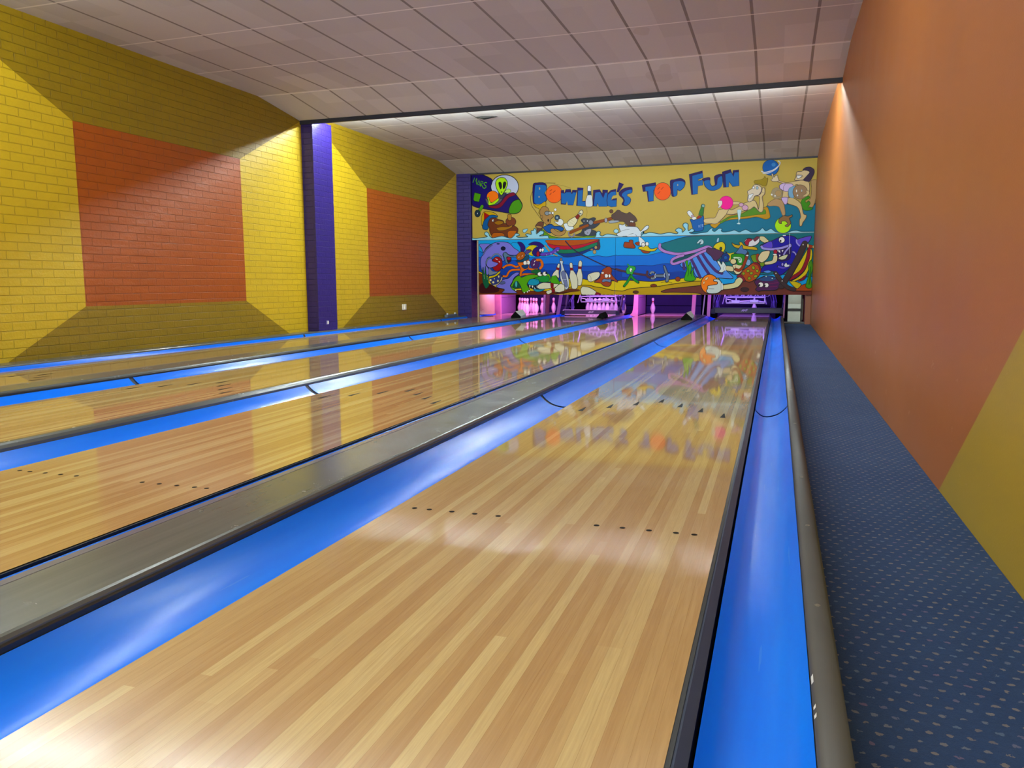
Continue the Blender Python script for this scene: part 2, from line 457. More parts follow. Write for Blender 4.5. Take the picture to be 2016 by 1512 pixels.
# ------------------------------------------------------------------ gutters
def gutter(xa, xb, label, flip=False, low=False):
    t = thing('gutter', label, 'gutter', (xa, 0, 0), 'blue gutters beside the lanes')
    w = xb - xa; n = 16
    za, zb = (-.008, .022) if flip else (.022, -.008)
    if low: za = zb = -.012
    prof = []
    for k in range(n+1):
        q = k / n; e = 1 - abs(2*q-1)**2.6
        prof.append((w*q, za + (zb-za)*(q*q*(3-2*q)) - .052*e))
    under = [(x, z-.012) for x, z in prof[::-1]]
    cuts = [0.0, 4.70, 9.72, 14.7, 18.05]
    for a, b in zip(cuts, cuts[1:]):
        bm = bmesh.new()
        extrude_profile(bm, prof, a + .022, b - .022); extrude_profile(bm, under, a + .022, b - .022)
        bmesh.ops.recalc_face_normals(bm, faces=bm.faces)
        o = mesh_obj('gutter_section', bm, GUT, t, smooth=True)
        o.data.flip_normals() if o.data.polygons[n//2].normal.z < 0 else None
    sp = [(x, z-.006) for x, z in prof] + [(x, z-.016) for x, z in prof[::-1]]
    for y in cuts[1:-1]:
        bm = bmesh.new(); extrude_profile(bm, sp, y-.03, y+.03, True, 0, True)
        mesh_obj('joint_strip', bm, SEAM, t)
    return t
GL = ['blue gutter at the foot of the yellow block wall', 'blue gutter left of the lane with the pink-lit sweep bar',
      'blue gutter left of the lane with the lone pin', 'broad blue gutter between the wide grey divider and the nearest lane']
for i, x0 in enumerate(LANES):
    gutter(x0-(.238 if i else .118), x0-.003, GL[i])
gutter(LW+.043, 1.292, 'blue gutter between the nearest lane and the carpeted walkway', True)
GR = ['blue gutter hidden right of the farthest left lane', 'blue gutter sunk right of the second lane', 'blue gutter sunk right of the lane with the lone pin']
for i in range(3):
    gutter(LANES[i]+LW+.012, LANES[i]+LW+.208, GR[i], True, True)

# ------------------------------------------------------------------ dividers between the lanes
def screws(t, x, ys, z):
    for y in ys:
        bm = bmesh.new(); lathe(bm, [(.007, 0), (.006, .001), (.0022, .0011), (.002, .0004)], 10)
        mesh_obj('screw', bm, SCREW, t, loc=(x, y, z))
CAPEND = 17.4
def wide_cap(xl, xr, label):
    t = thing('division_cap', label, 'lane divider', (0, 0, 0), 'grey dividers between the lanes')
    zt = .055
    bm = bmesh.new()
    prof = [(xl, -.2), (xl, zt-.004), (xl+.004, zt), (xr-.014, zt), (xr-.006, zt-.003), (xr-.001, zt-.011), (xr, zt-.02), (xr+.002, -.012), (xr+.002, -.2)]
    extrude_profile(bm, prof, 0, CAPEND, True, 0, True)
    pl_ = mesh_obj('cover_plate', bm, CAP, t)
    screws(pl_, xr-.05, [.9+1.13*k for k in range(7)], zt+.0003)
    screws(pl_, xl+.03, [.6+1.13*k for k in range(7)], zt+.0003)
    bm = bmesh.new()
    prof = [(xl-.046, -.011), (xl-.046, zt-.012), (xl-.043, zt-.006), (xl-.038, zt-.003), (xl-.008, zt-.003), (xl-.005, zt-.008), (xl-.005, -.01)]
    extrude_profile(bm, prof, 0, CAPEND, True, 0, True)
    mesh_obj('side_flange', bm, FLANGE, t)['label'] = 'narrow smooth flange along the left edge'
    bm = bmesh.new()
    prof = [(xr+.0025, -.014), (xr+.0025, zt-.016), (xr+.005, zt-.02), (xr+.006, -.014)]
    extrude_profile(bm, prof, 0, CAPEND, True, 0, True)
    mesh_obj('edge_bead', bm, CAPDARK, t)['label'] = 'dark rounded bead above the gutter'
wide_cap(-.500, -.246, 'wide grey metal divider beside the nearest lane')
wide_cap(LANES[0]+LW+.245, LANES[1]-.246, 'wide grey divider between the two lanes farthest left')
t = thing('division_cap', 'narrow rounded grey divider between the two middle lanes', 'lane divider', (0, 0, 0), 'grey dividers between the lanes')
xl, xr = LANES[1]+LW+.234, LANES[2]-.246
bm = bmesh.new()
prof = [(xl, -.2), (xl, .040), (xl+.008, .052), (xl+.02, .057), (xr-.02, .057), (xr-.006, .05), (xr+.002, .036), (xr+.003, -.2)]
extrude_profile(bm, prof, 0, CAPEND, True, 0, True)
pl_ = mesh_obj('cover_plate', bm, CAP, t)
screws(pl_, (xl+xr)/2, [2.3+1.13*k for k in range(6)], .0573)
# ledge along left wall
bm = bmesh.new()
xg = LANES[0]-.12
extrude_profile(bm, [(XL+.001, -.2), (XL+.001, .042), (xg-.009, .042), (xg-.003, .036), (xg-.001, .028), (xg-.001, -.2)], 0, CAPEND-1.3, True, 0, True)
tag(mesh_obj('wall_ledge', bm, CAP), 'thin grey ledge between the yellow wall and its gutter', 'ledge')
# rail along right side
t = thing('side_rail', 'rounded brown-grey rail between the right gutter and the blue carpet', 'rail', (0, 0, 0))
bm = bmesh.new()
prof = [(1.294, -.2), (1.294, .035), (1.298, .047), (1.308, .054), (1.325, .056), (1.338, .050), (1.346, .036), (1.349, .01), (1.350, CARPET-.05), (1.350, -.2)]
extrude_profile(bm, prof, 0, 17.2, True, 0, True)
rb_ = mesh_obj('rail_body', bm, MOLD, t)
for p in t.children[0].data.polygons: p.use_smooth = abs(p.normal.y) < .5
screws(rb_, 1.318, (1.55, 2.15, 2.75, 3.9, 5.2, 6.5), .0553)
for y, w in ((1.22, .012), (1.235, .007), (1.10, .005), (1.13, .004)):
    bm = bmesh.new(); poly(bm, [(1.2935, y, .036), (1.2935, y+w*1.5, .038), (1.2965, y+w*1.2, .046), (1.2965, y-.004, .044)])
    mesh_obj('paint_chip', bm, CHIP, rb_)['label'] = 'small white chip on the inner edge'

# ------------------------------------------------------------------ painted masking panels
MDATA = """0 0 36 120 154 26 48 64 9 : -465,1669 -448,1756 -334,1801 -222,1885 -108,1906 -13,1860 135,1952 299,2004 497,2024 791,2025 923,2161 978,2239 1133,2223 1313,2257 1505,2201 1648,2157 1797,2191 1877,2276 1915,2031 1930,1677 1094,1686 308,1705
0 0 200 210 238 20 20 28 12 : -4130,2806 -4161,2699 -4249,2615 -4376,2571 -4517,2576 -4645,2630 -4733,2721 -4764,2833 -4731,2941 -4642,3025 -4514,3067 -4373,3061 -4247,3007 -4161,2916
0 0 35 26 106 20 20 28 12 : -5208,3142 -4959,3097 -4745,2992 -4740,2914 -4767,2833 -4747,2749 -4591,2640 -4412,2654 -4246,2688 -4147,2587 -4070,2477 -4049,2394 -4104,2283 -4215,2240 -4359,2255 -4582,2298 -4886,2360 -5238,2497
0 0 95 96 112 20 20 28 5 : -4895,2589 -4862,2494 -4806,2435 -4637,2450 -4536,2514 -4479,2615 -4591,2640 -4637,2517 -4750,2470 -4839,2556
0 0 130 40 58 20 20 28 6 : -4246,2688 -4335,2671 -4435,2613 -4525,2503 -4637,2435 -4829,2426 -4773,2387 -4638,2362 -4525,2400 -4424,2510 -4346,2589 -4208,2635
0 0 80 150 42 20 20 28 12 : -4353,2342 -4302,2454 -4236,2513 -4125,2540 -4059,2445 -4054,2373 -4115,2273 -4237,2240 -4342,2254
0 0 60 68 86 20 20 28 6 : -4591,2691 -4502,2657 -4401,2746 -4379,2714 -4480,2594 -4547,2566
0 0 255 126 28 20 20 28 8 : -4589,2614 -4603,2561 -4641,2519 -4696,2497 -4757,2499 -4812,2525 -4850,2570 -4863,2624 -4849,2678 -4811,2719 -4755,2741 -4694,2739 -4640,2713 -4602,2668
0 0 182 240 80 20 20 28 6 : -4844,2608 -4816,2607 -4789,2523 -4749,2490 -4648,2549 -4591,2583 -4586,2536 -4682,2462 -4801,2438 -4829,2472 -4822,2524
0 0 182 240 60 20 20 28 10 : -4656,2900 -4622,2981 -4533,3018 -4444,2999 -4389,2930 -4384,2858 -4423,2767 -4479,2687 -4524,2642 -4574,2691 -4635,2796
0 0 12 12 20 20 20 28 0 : -4589,2908 -4550,2928 -4517,2894 -4509,2812 -4540,2767 -4573,2819
0 0 12 12 20 20 20 28 0 : -4478,2913 -4433,2926 -4408,2889 -4432,2808 -4473,2767 -4492,2821
0 0 40 72 24 20 20 28 0 : -4502,2708 -4504,2703 -4508,2699 -4515,2697 -4521,2697 -4528,2700 -4532,2704 -4534,2710 -4532,2715 -4528,2719 -4521,2721 -4514,2721 -4508,2718 -4504,2714
0 0 200 240 136 20 20 28 6 : -4457,2707 -4390,2766 -4329,2758 -4307,2711 -4368,2683 -4412,2690
0 3 20 20 28 20 20 28 23 : -5182,2938 -5141,3040 -5125,2957 -5090,3028 -5097,2903
0 3 92 184 36 20 20 28 14 : -5182,2938 -5141,3040 -5125,2957 -5090,3028 -5097,2903
0 3 20 20 28 20 20 28 23 : -5086,2882 -5039,2984 -5009,2858 -5057,2897
0 3 92 184 36 20 20 28 14 : -5086,2882 -5039,2984 -5009,2858 -5057,2897
0 3 20 20 28 20 20 28 23 : -5009,2848 -4989,2964 -4947,2944 -4951,2908 -4992,2899 -4952,2830
0 3 92 184 36 20 20 28 14 : -5009,2848 -4989,2964 -4947,2944 -4951,2908 -4992,2899 -4952,2830
0 3 20 20 28 20 20 28 23 : -4856,2917 -4892,2931 -4924,2910 -4913,2880 -4876,2856 -4880,2819 -4914,2803 -4952,2822
0 3 92 184 36 20 20 28 14 : -4856,2917 -4892,2931 -4924,2910 -4913,2880 -4876,2856 -4880,2819 -4914,2803 -4952,2822
0 1 82 160 36 20 20 28 8 : -5144,2723 -5087,2709 -4999,2684 -5009,2614 -5044,2522 -5146,2536 -5174,2579
0 2 20 20 28 20 20 28 80 : -4971,2420 -5025,2343
0 2 88 160 48 20 20 28 64 : -4971,2420 -5025,2343
0 0 28 48 64 20 20 28 8 : -5012,2270 -5019,2237 -5038,2212 -5064,2198 -5094,2199 -5120,2214 -5138,2241 -5145,2274 -5138,2307 -5119,2332 -5092,2346 -5063,2345 -5036,2330 -5018,2303
0 0 216 220 224 20 20 28 0 : -5071,2272 -5072,2264 -5075,2259 -5079,2256 -5083,2256 -5086,2259 -5089,2265 -5090,2272 -5089,2280 -5086,2285 -5082,2288 -5078,2288 -5075,2285 -5072,2279
0 0 204 170 40 20 20 28 8 : -4926,2304 -4807,2305 -4683,2270 -4611,2205 -4639,2180 -4797,2216 -4928,2110 -4969,1996 -4991,2070 -4978,2217
0 1 164 36 36 20 20 28 5 : -4926,2296 -4794,2219 -4928,2105
0 0 28 92 156 20 20 28 8 : -4928,2110 -4797,2221 -4684,2228 -4611,2195 -4639,2170 -4729,2162 -4821,2086 -4822,1961 -4867,1915 -4947,1930 -4969,1986
0 0 110 60 40 20 20 28 8 : -4820,2097 -4775,2158 -4684,2171 -4594,2132 -4482,2098 -4460,2045 -4416,2034 -4260,1998 -4149,1923 -4161,1830 -4239,1749 -4339,1730 -4462,1775 -4642,1758 -4755,1792 -4800,1876 -4805,1960 -4844,2014
0 0 124 70 50 20 20 28 8 : -4193,2069 -4205,2027 -4237,1993 -4284,1975 -4336,1977 -4383,1997 -4415,2032 -4427,2075 -4415,2118 -4382,2151 -4335,2169 -4283,2167 -4237,2147 -4204,2112
0 0 176 136 72 20 20 28 7 : -4387,2219 -4303,2222 -4293,2134 -4315,2103 -4371,2115
0 0 160 114 46 20 20 28 6 : -4696,2062 -4595,2106 -4505,2088 -4477,2051 -4539,2021 -4618,2016
0 0 168 124 60 20 20 28 6 : -4641,1946 -4528,1969 -4383,1965 -4282,1999 -4293,1952 -4439,1899 -4585,1892
0 0 240 240 240 20 20 28 6 : -4694,2109 -4696,2097 -4703,2088 -4713,2083 -4724,2083 -4734,2089 -4741,2098 -4743,2110 -4741,2122 -4734,2131 -4724,2136 -4713,2136 -4703,2130 -4696,2121
0 0 16 16 16 20 20 28 0 : -4697,2104 -4698,2098 -4701,2094 -4705,2092 -4710,2092 -4714,2094 -4716,2099 -4717,2104 -4716,2110 -4714,2114 -4709,2116 -4705,2116 -4701,2114 -4698,2109
0 0 184 96 28 20 20 28 7 : -4755,1781 -4709,1843 -4529,1839 -4462,1816 -4468,1764 -4642,1737 -4721,1733
0 0 194 102 30 20 20 28 7 : -4383,1856 -4305,1885 -4183,1872 -4239,1769 -4317,1724 -4373,1746
0 0 168 220 242 32 80 96 7 : -4033,1848 -4028,1899 -3923,1912 -3962,1856 -4000,1831
0 2 36 28 28 20 20 28 9 : -3601,2073 -3732,2250 -3830,2386 -3862,2510 -3857,2602 -3808,2722 -3786,2853 -3538,2860 -3313,2848
0 2 80 64 28 20 20 28 4 : -3353,2829 -3140,2785 -2981,2728
0 2 80 64 28 20 20 28 4 : -2643,2326 -2621,2225 -2641,2126
0 0 38 24 92 20 20 28 6 : -3808,2833 -3710,2872 -3581,2869 -3511,2821 -3503,2730 -3546,2650 -3494,2557 -3526,2467 -3645,2429 -3732,2432 -3808,2467
0 0 13 102 184 20 20 28 0 : -3759,2801 -3710,2824 -3559,2818 -3514,2775 -3524,2695 -3557,2646 -3510,2548 -3537,2478 -3645,2431 -3732,2434 -3781,2487
0 0 194 181 138 20 20 28 0 : -3647,2748 -3649,2736 -3653,2726 -3658,2721 -3664,2722 -3670,2727 -3674,2737 -3675,2749 -3674,2761 -3670,2770 -3665,2775 -3658,2775 -3653,2769 -3649,2760
0 0 194 181 138 20 20 28 0 : -3659,2576 -3660,2568 -3664,2562 -3669,2558 -3675,2559 -3680,2562 -3684,2569 -3685,2577 -3684,2585 -3680,2591 -3675,2594 -3669,2594 -3664,2590 -3660,2584
0 0 255 106 18 20 20 28 6 : -3160,2615 -3177,2535 -3227,2472 -3298,2439 -3378,2441 -3451,2480 -3501,2547 -3519,2629 -3501,2710 -3451,2773 -3379,2805 -3300,2802 -3228,2763 -3178,2697
0 2 140 44 16 20 20 28 12 : -3441,2687 -3387,2715
0 2 140 44 16 20 20 28 12 : -3441,2606 -3398,2645
0 2 140 44 16 20 20 28 12 : -3366,2653 -3312,2692
0 1 38 24 92 20 20 28 5 : -3192,2692 -3129,2696 -3113,2633 -3086,2708 -2981,2705 -2959,2627 -2944,2687 -2844,2685 -2926,2374 -3043,2384 -3059,2451 -3085,2393 -3191,2403
0 1 13 102 184 20 20 28 0 : -3187,2636 -3113,2623 -3074,2647 -2981,2643 -2953,2602 -2926,2641 -2857,2633 -2926,2381 -3043,2390 -3059,2461 -3096,2412 -3175,2425
0 1 198 176 100 20 20 28 0 : -3083,2389 -3059,2461 -3040,2380
0 1 38 24 92 20 20 28 5 : -2834,2734 -2709,2722 -2728,2453 -2652,2451 -2659,2338 -2855,2366
0 1 13 102 184 20 20 28 0 : -2818,2672 -2717,2678 -2736,2447 -2660,2434 -2659,2341 -2830,2367
0 0 240 244 248 20 20 28 6 : -2615,2753 -2579,2766 -2543,2740 -2547,2681 -2540,2649 -2614,2652 -2620,2704
0 1 21 64 110 20 20 28 4 : -2615,2656 -2540,2653 -2535,2556 -2616,2559
0 0 223 232 240 20 20 28 6 : -2616,2569 -2531,2566 -2509,2471 -2506,2361 -2539,2330 -2631,2334 -2656,2366 -2657,2466 -2636,2525
0 1 38 24 92 20 20 28 5 : -2495,2669 -2361,2676 -2304,2592 -2300,2666 -2190,2658 -2196,2324 -2373,2330 -2400,2397 -2420,2336 -2505,2339
0 1 13 102 184 20 20 28 0 : -2450,2615 -2356,2624 -2282,2492 -2243,2604 -2193,2605 -2198,2326 -2371,2332 -2403,2412 -2425,2343 -2482,2345
0 1 38 24 92 20 20 28 5 : -2017,2671 -2011,2549 -2078,2542 -2107,2505 -2110,2451 -2078,2475 -1999,2488 -2004,2317 -2116,2311 -2190,2340 -2210,2450 -2193,2588 -2131,2649
0 1 13 102 184 20 20 28 0 : -2022,2620 -2017,2549 -2078,2542 -2113,2496 -2110,2444 -2057,2444 -2006,2450 -2008,2319 -2116,2316 -2186,2345 -2198,2450 -2181,2562 -2120,2614
0 1 44 28 94 20 20 28 4 : -1955,2804 -1858,2761 -1967,2601 -2000,2614
0 0 38 24 92 20 20 28 5 : -1690,2692 -1688,2586 -1773,2561 -1782,2523 -1732,2491 -1705,2441 -1730,2372 -1802,2325 -1895,2355 -1864,2418 -1874,2467 -1946,2539 -1954,2598 -1899,2655 -1817,2688
0 0 13 102 184 20 20 28 0 : -1696,2644 -1695,2588 -1775,2562 -1786,2523 -1734,2487 -1711,2432 -1740,2372 -1802,2331 -1851,2356 -1832,2431 -1855,2496 -1894,2537 -1874,2585 -1796,2631
0 1 38 24 92 20 20 28 5 : -1487,2729 -1207,2768 -1196,2708 -1175,2637 -1243,2611 -1244,2398 -1352,2392 -1383,2599 -1459,2595
0 1 13 102 184 20 20 28 0 : -1413,2688 -1203,2706 -1182,2639 -1250,2621 -1246,2403 -1333,2401 -1357,2608 -1411,2600
0 0 255 94 12 20 20 28 6 : -897,2580 -912,2505 -957,2446 -1023,2415 -1097,2418 -1165,2454 -1212,2517 -1230,2593 -1215,2668 -1170,2726 -1104,2757 -1030,2754 -962,2718 -915,2655
0 2 156 44 12 20 20 28 11 : -1167,2629 -1119,2675
0 2 156 44 12 20 20 28 11 : -1098,2621 -1045,2672
0 2 156 44 12 20 20 28 11 : -1160,2537 -1112,2588
0 0 38 24 92 20 20 28 5 : -918,2777 -839,2809 -714,2828 -634,2791 -614,2731 -641,2646 -718,2580 -767,2601 -777,2496 -878,2490
0 0 13 102 184 20 20 28 0 : -852,2739 -742,2773 -664,2764 -623,2729 -643,2654 -718,2587 -769,2611 -784,2496 -840,2495
0 0 200 188 152 20 20 28 0 : -754,2699 -754,2691 -757,2684 -761,2681 -766,2681 -771,2685 -774,2691 -775,2699 -774,2707 -771,2713 -767,2717 -762,2717 -758,2713 -755,2706
0 1 38 24 92 20 20 28 5 : -545,2899 -286,2955 -268,2820 -369,2787 -359,2765 -272,2782 -269,2676 -366,2661 -369,2509 -487,2495
0 1 13 102 184 20 20 28 0 : -480,2866 -282,2909 -275,2822 -374,2793 -360,2760 -274,2771 -276,2678 -368,2661 -371,2511 -460,2505
0 0 38 24 92 20 20 28 5 : -284,2797 -143,2821 -130,2710 -91,2652 -35,2678 -51,2838 82,2876 102,2827 106,2690 60,2606 -42,2563 -147,2576 -233,2658 -256,2753
0 0 13 102 184 20 20 28 0 : -245,2751 -141,2765 -130,2689 -81,2640 2,2674 18,2793 93,2830 105,2690 60,2608 -42,2568 -144,2582 -221,2657
0 1 38 24 92 20 20 28 5 : 96,2916 256,2957 292,2860 301,2934 411,2942 425,2632 302,2624 234,2718 228,2618 128,2612
0 1 13 102 184 20 20 28 0 : 160,2864 267,2897 316,2808 332,2894 410,2896 421,2634 302,2630 233,2737 223,2620 183,2616
0 0 108 156 52 38 64 28 9 : -3623,1910 -3515,1825 -3406,1751 -3238,1711 -3029,1707 -2754,1716 -2607,1738 -2440,1749 -2450,1679 -2711,1644 -3028,1641 -3349,1657 -3522,1682
0 0 108 70 54 20 20 28 8 : -3754,1964 -3688,2044 -3601,2052 -3569,2010 -3601,1909 -3666,1859 -3710,1778 -3721,1912
0 0 176 144 88 20 20 28 5 : -3759,1949 -3699,1973 -3612,1950 -3623,1915 -3710,1927
0 0 20 84 168 20 20 28 9 : -3580,1929 -3482,1977 -3407,2001 -3332,1953 -3214,1950 -3123,1897 -3181,1842 -3321,1897 -3407,1812 -3493,1835
0 0 176 140 92 20 20 28 7 : -3407,1894 -3353,1903 -3256,1837 -3149,1842 -3075,1875 -3112,1783 -3213,1744 -3331,1767 -3417,1841
0 0 204 172 56 20 20 28 6 : -3797,2436 -3699,2400 -3623,2430 -3532,2478 -3524,2376 -3623,2323 -3645,2217 -3680,2238 -3667,2320 -3753,2363
0 0 172 136 88 20 20 28 7 : -3645,2309 -3580,2373 -3483,2344 -3440,2261 -3364,2188 -3359,2137 -3407,2108 -3418,2037 -3482,1986 -3547,2020 -3591,2072 -3634,2155 -3656,2238
0 0 48 28 24 20 20 28 4 : -3449,2077 -3451,2065 -3456,2056 -3462,2051 -3470,2051 -3477,2057 -3482,2066 -3484,2078 -3482,2089 -3477,2098 -3470,2103 -3463,2103 -3456,2097 -3451,2088
0 0 136 148 160 20 20 28 8 : -3440,2226 -3445,2207 -3460,2193 -3482,2185 -3506,2186 -3527,2195 -3542,2210 -3548,2229 -3542,2248 -3527,2262 -3506,2270 -3482,2269 -3460,2260 -3445,2245
0 0 180 188 196 20 20 28 5 : -3401,2230 -3404,2217 -3412,2206 -3423,2201 -3435,2201 -3446,2207 -3454,2218 -3457,2231 -3454,2245 -3446,2255 -3435,2260 -3423,2260 -3412,2254 -3404,2243
0 0 244 248 250 20 20 28 5 : -3344,2228 -3347,2216 -3354,2207 -3364,2202 -3376,2202 -3386,2208 -3393,2218 -3396,2230 -3393,2241 -3386,2251 -3376,2256 -3364,2255 -3354,2250 -3347,2240
0 0 244 248 250 20 20 28 5 : -3283,2295 -3286,2282 -3294,2272 -3305,2267 -3317,2267 -3328,2273 -3336,2284 -3339,2297 -3336,2309 -3329,2319 -3317,2325 -3305,2324 -3294,2318 -3286,2308
0 0 172 136 88 20 20 28 5 : -3589,2154 -3591,2139 -3597,2127 -3607,2121 -3618,2121 -3627,2128 -3634,2140 -3636,2155 -3634,2170 -3627,2182 -3618,2189 -3607,2188 -3598,2181 -3591,2169
0 0 58 82 104 20 20 28 8 : -3215,2128 -3220,2104 -3235,2085 -3258,2074 -3282,2075 -3305,2087 -3320,2107 -3326,2131 -3320,2155 -3305,2174 -3283,2184 -3258,2183 -3236,2172 -3220,2152
0 0 136 164 188 20 20 28 6 : -3246,2129 -3248,2116 -3256,2107 -3267,2101 -3280,2102 -3291,2108 -3299,2118 -3301,2130 -3299,2142 -3291,2152 -3280,2157 -3267,2157 -3256,2151 -3248,2141
0 0 230 238 244 20 20 28 6 : -3340,2055 -3254,2040 -3238,2093 -3190,2102 -3142,2065 -3136,2009 -3189,1957 -3264,1990
0 0 232 228 192 20 20 28 8 : -3051,2017 -2999,2076 -2872,2143 -2820,2191 -2773,2260 -2726,2264 -2709,2228 -2725,2178 -2778,2140 -2819,2081 -2850,2011 -2903,1950 -2966,1927 -3030,1953
0 0 134 52 46 20 20 28 4 : -2877,2135 -2799,2188 -2781,2140 -2830,2083
0 2 76 100 120 20 20 28 23 : -2794,2211 -2741,2184
0 2 184 180 148 20 20 28 5 : -3020,2046 -2903,1972
0 2 184 180 148 20 20 28 5 : -2983,2080 -2871,2012
0 0 228 240 248 20 20 28 6 : -3126,1988 -3062,2007 -3019,1945 -2924,1932 -2911,1891 -2997,1851 -3063,1853 -3106,1915
0 0 56 62 74 20 20 28 5 : -2756,2059 -2693,2102 -2589,2084 -2485,2111 -2433,2080 -2474,2021 -2360,2008 -2359,1968 -2462,1890 -2566,1871 -2504,1859 -2420,1817 -2450,1739 -2628,1731 -2880,1749 -2754,1807 -2723,1897 -2787,1917 -2776,1959 -2703,1987
0 2 20 20 28 20 20 28 64 : -2976,1812 -2755,1898 -2609,1949
0 2 146 80 44 20 20 28 54 : -2976,1812 -2755,1898 -2609,1949
0 2 20 20 28 20 20 28 64 : -2463,2002 -2247,2044 -2093,2084
0 2 146 80 44 20 20 28 54 : -2463,2002 -2247,2044 -2093,2084
0 0 140 148 164 20 20 28 6 : -2491,2006 -2496,1984 -2510,1966 -2530,1956 -2552,1957 -2572,1968 -2586,1986 -2591,2009 -2587,2031 -2573,2049 -2553,2059 -2531,2058 -2511,2047 -2497,2029
0 0 164 168 188 20 20 28 6 : -2671,1845 -2545,1882 -2534,1820 -2586,1740 -2670,1773
0 0 34 40 48 20 20 28 0 : -2640,1844 -2641,1840 -2644,1837 -2647,1836 -2652,1836 -2655,1838 -2658,1841 -2659,1845 -2658,1849 -2656,1852 -2652,1853 -2648,1853 -2644,1852 -2641,1848
0 0 34 40 48 20 20 28 0 : -2598,1793 -2599,1789 -2601,1786 -2605,1784 -2609,1784 -2613,1786 -2616,1790 -2617,1793 -2616,1797 -2613,1800 -2609,1802 -2605,1802 -2601,1800 -2599,1797
0 0 221 228 234 20 20 28 3 : -2600,2039 -2601,2032 -2605,2027 -2611,2024 -2618,2024 -2624,2027 -2628,2033 -2629,2040 -2628,2047 -2624,2052 -2618,2055 -2611,2055 -2606,2052 -2601,2046
0 0 221 228 234 20 20 28 3 : -2675,2041 -2676,2035 -2680,2031 -2685,2028 -2690,2028 -2696,2031 -2699,2036 -2700,2042 -2699,2048 -2696,2053 -2691,2056 -2685,2055 -2680,2053 -2677,2048
0 0 172 172 188 20 20 28 6 : -2190,2043 -2193,2022 -2201,2006 -2214,1997 -2227,1997 -2240,2007 -2248,2024 -2252,2044 -2249,2065 -2241,2081 -2228,2090 -2215,2090 -2202,2080 -2193,2063
0 2 20 20 28 20 20 28 33 : -3018,1823 -3007,1752 -2954,1720 -2901,1750 -2896,1790
0 2 140 140 164 20 20 28 25 : -3018,1823 -3007,1752 -2954,1720 -2901,1750 -2896,1790
0 0 86 68 64 20 20 28 5 : -2104,2149 -2033,2197 -1983,2244 -1932,2235 -1891,2202 -1789,2169 -1729,2192 -1678,2156 -1607,2095 -1566,2013 -1605,1994 -1645,1958 -1612,1898 -1725,1896 -1786,1942 -1848,2003 -1960,2014 -2083,2069
0 0 106 74 58 20 20 28 5 : -2071,2223 -2075,2206 -2086,2194 -2101,2187 -2118,2187 -2134,2195 -2145,2209 -2149,2225 -2145,2241 -2135,2254 -2119,2261 -2102,2260 -2086,2252 -2075,2239
0 0 164 174 188 20 20 28 5 : -2154,2032 -1970,2036 -1954,2004 -2133,1979
0 0 244 244 244 20 20 28 3 : -1680,2006 -1681,1999 -1686,1993 -1692,1989 -1699,1990 -1706,1993 -1711,1999 -1712,2007 -1711,2015 -1706,2021 -1700,2024 -1693,2024 -1686,2020 -1682,2014
0 0 244 244 244 20 20 28 3 : -1645,1999 -1646,1992 -1651,1986 -1657,1982 -1664,1983 -1671,1986 -1675,1993 -1677,2000 -1675,2008 -1671,2014 -1665,2017 -1657,2017 -1651,2013 -1646,2007
0 0 108 64 48 20 20 28 3 : -1726,1975 -1613,1977 -1609,1898 -1715,1899
0 0 220 232 242 32 56 72 8 : -1987,1759 -1916,1805 -1943,1887 -1938,1956 -1867,1939 -1817,1963 -1796,1911 -1584,1892 -1523,1835 -1492,1804 -1404,1893 -1354,1915 -1324,1891 -1363,1833 -1481,1767 -1479,1658 -1600,1661 -1642,1761 -1783,1712 -1884,1705 -1966,1726
0 2 32 56 72 20 20 28 7 : -1642,1761 -1581,1720 -1560,1660
0 2 32 56 72 20 20 28 6 : -1916,1807 -1805,1839 -1724,1847
0 0 176 223 240 32 80 96 7 : -1952,1816 -1957,1798 -1971,1783 -1991,1776 -2014,1776 -2034,1785 -2049,1800 -2054,1818 -2049,1836 -2035,1850 -2015,1858 -1992,1857 -1972,1849 -1957,1834
0 0 196 152 52 92 72 24 6 : -108,1901 79,1944 297,2070 495,2094 707,2218 806,2155 921,2206 979,2194 1023,2058 1020,1998 939,1973 772,2024 596,1999 300,1984 191,1960 80,1906 -12,1827
0 0 92 142 52 64 96 28 5 : 80,1934 172,1998 298,2051 495,2089 717,2208 817,2124 923,2161 940,2076 770,2066 595,2041 299,2018 210,1978 117,1924
0 0 63 124 60 32 64 64 6 : -289,2287 -252,2307 -218,2277 -238,2230 -253,2078 -337,2094 -297,2232
0 0 140 180 180 32 64 64 5 : -221,2269 -223,2256 -231,2246 -243,2240 -257,2241 -269,2247 -278,2258 -281,2271 -279,2285 -271,2295 -258,2300 -245,2300 -233,2294 -224,2283
0 0 238 242 246 64 80 96 6 : -565,2154 -526,2189 -477,2152 -425,2064 -472,2041 -533,2096
0 0 196 168 180 20 20 28 3 : -485,2085 -447,2103 -422,2059 -472,2041
0 0 160 70 52 20 20 28 4 : -371,2050 -313,2089 -288,2040 -349,2008
0 0 44 102 182 24 48 80 7 : -503,2018 -425,1996 -292,2036 -241,2077 -229,1885 -248,1794 -352,1771 -430,1799 -472,1930
0 0 240 244 248 20 20 28 3 : -465,2045 -398,2063 -387,2014 -445,2002
0 3 168 200 236 20 20 28 8 : -332,1893 -324,1844
0 3 168 200 236 20 20 28 8 : -284,1901 -310,1887 -305,1856 -280,1856
0 3 168 200 236 20 20 28 8 : -243,1910 -268,1904 -261,1865 -237,1870
0 2 168 200 236 20 20 28 7 : -268,1886 -243,1890
0 0 220 200 152 96 76 80 7 : -225,2010 -112,2027 -17,2032 36,2145 72,2186 259,2204 206,2101 115,2000 14,1912 -109,1920 -223,1941
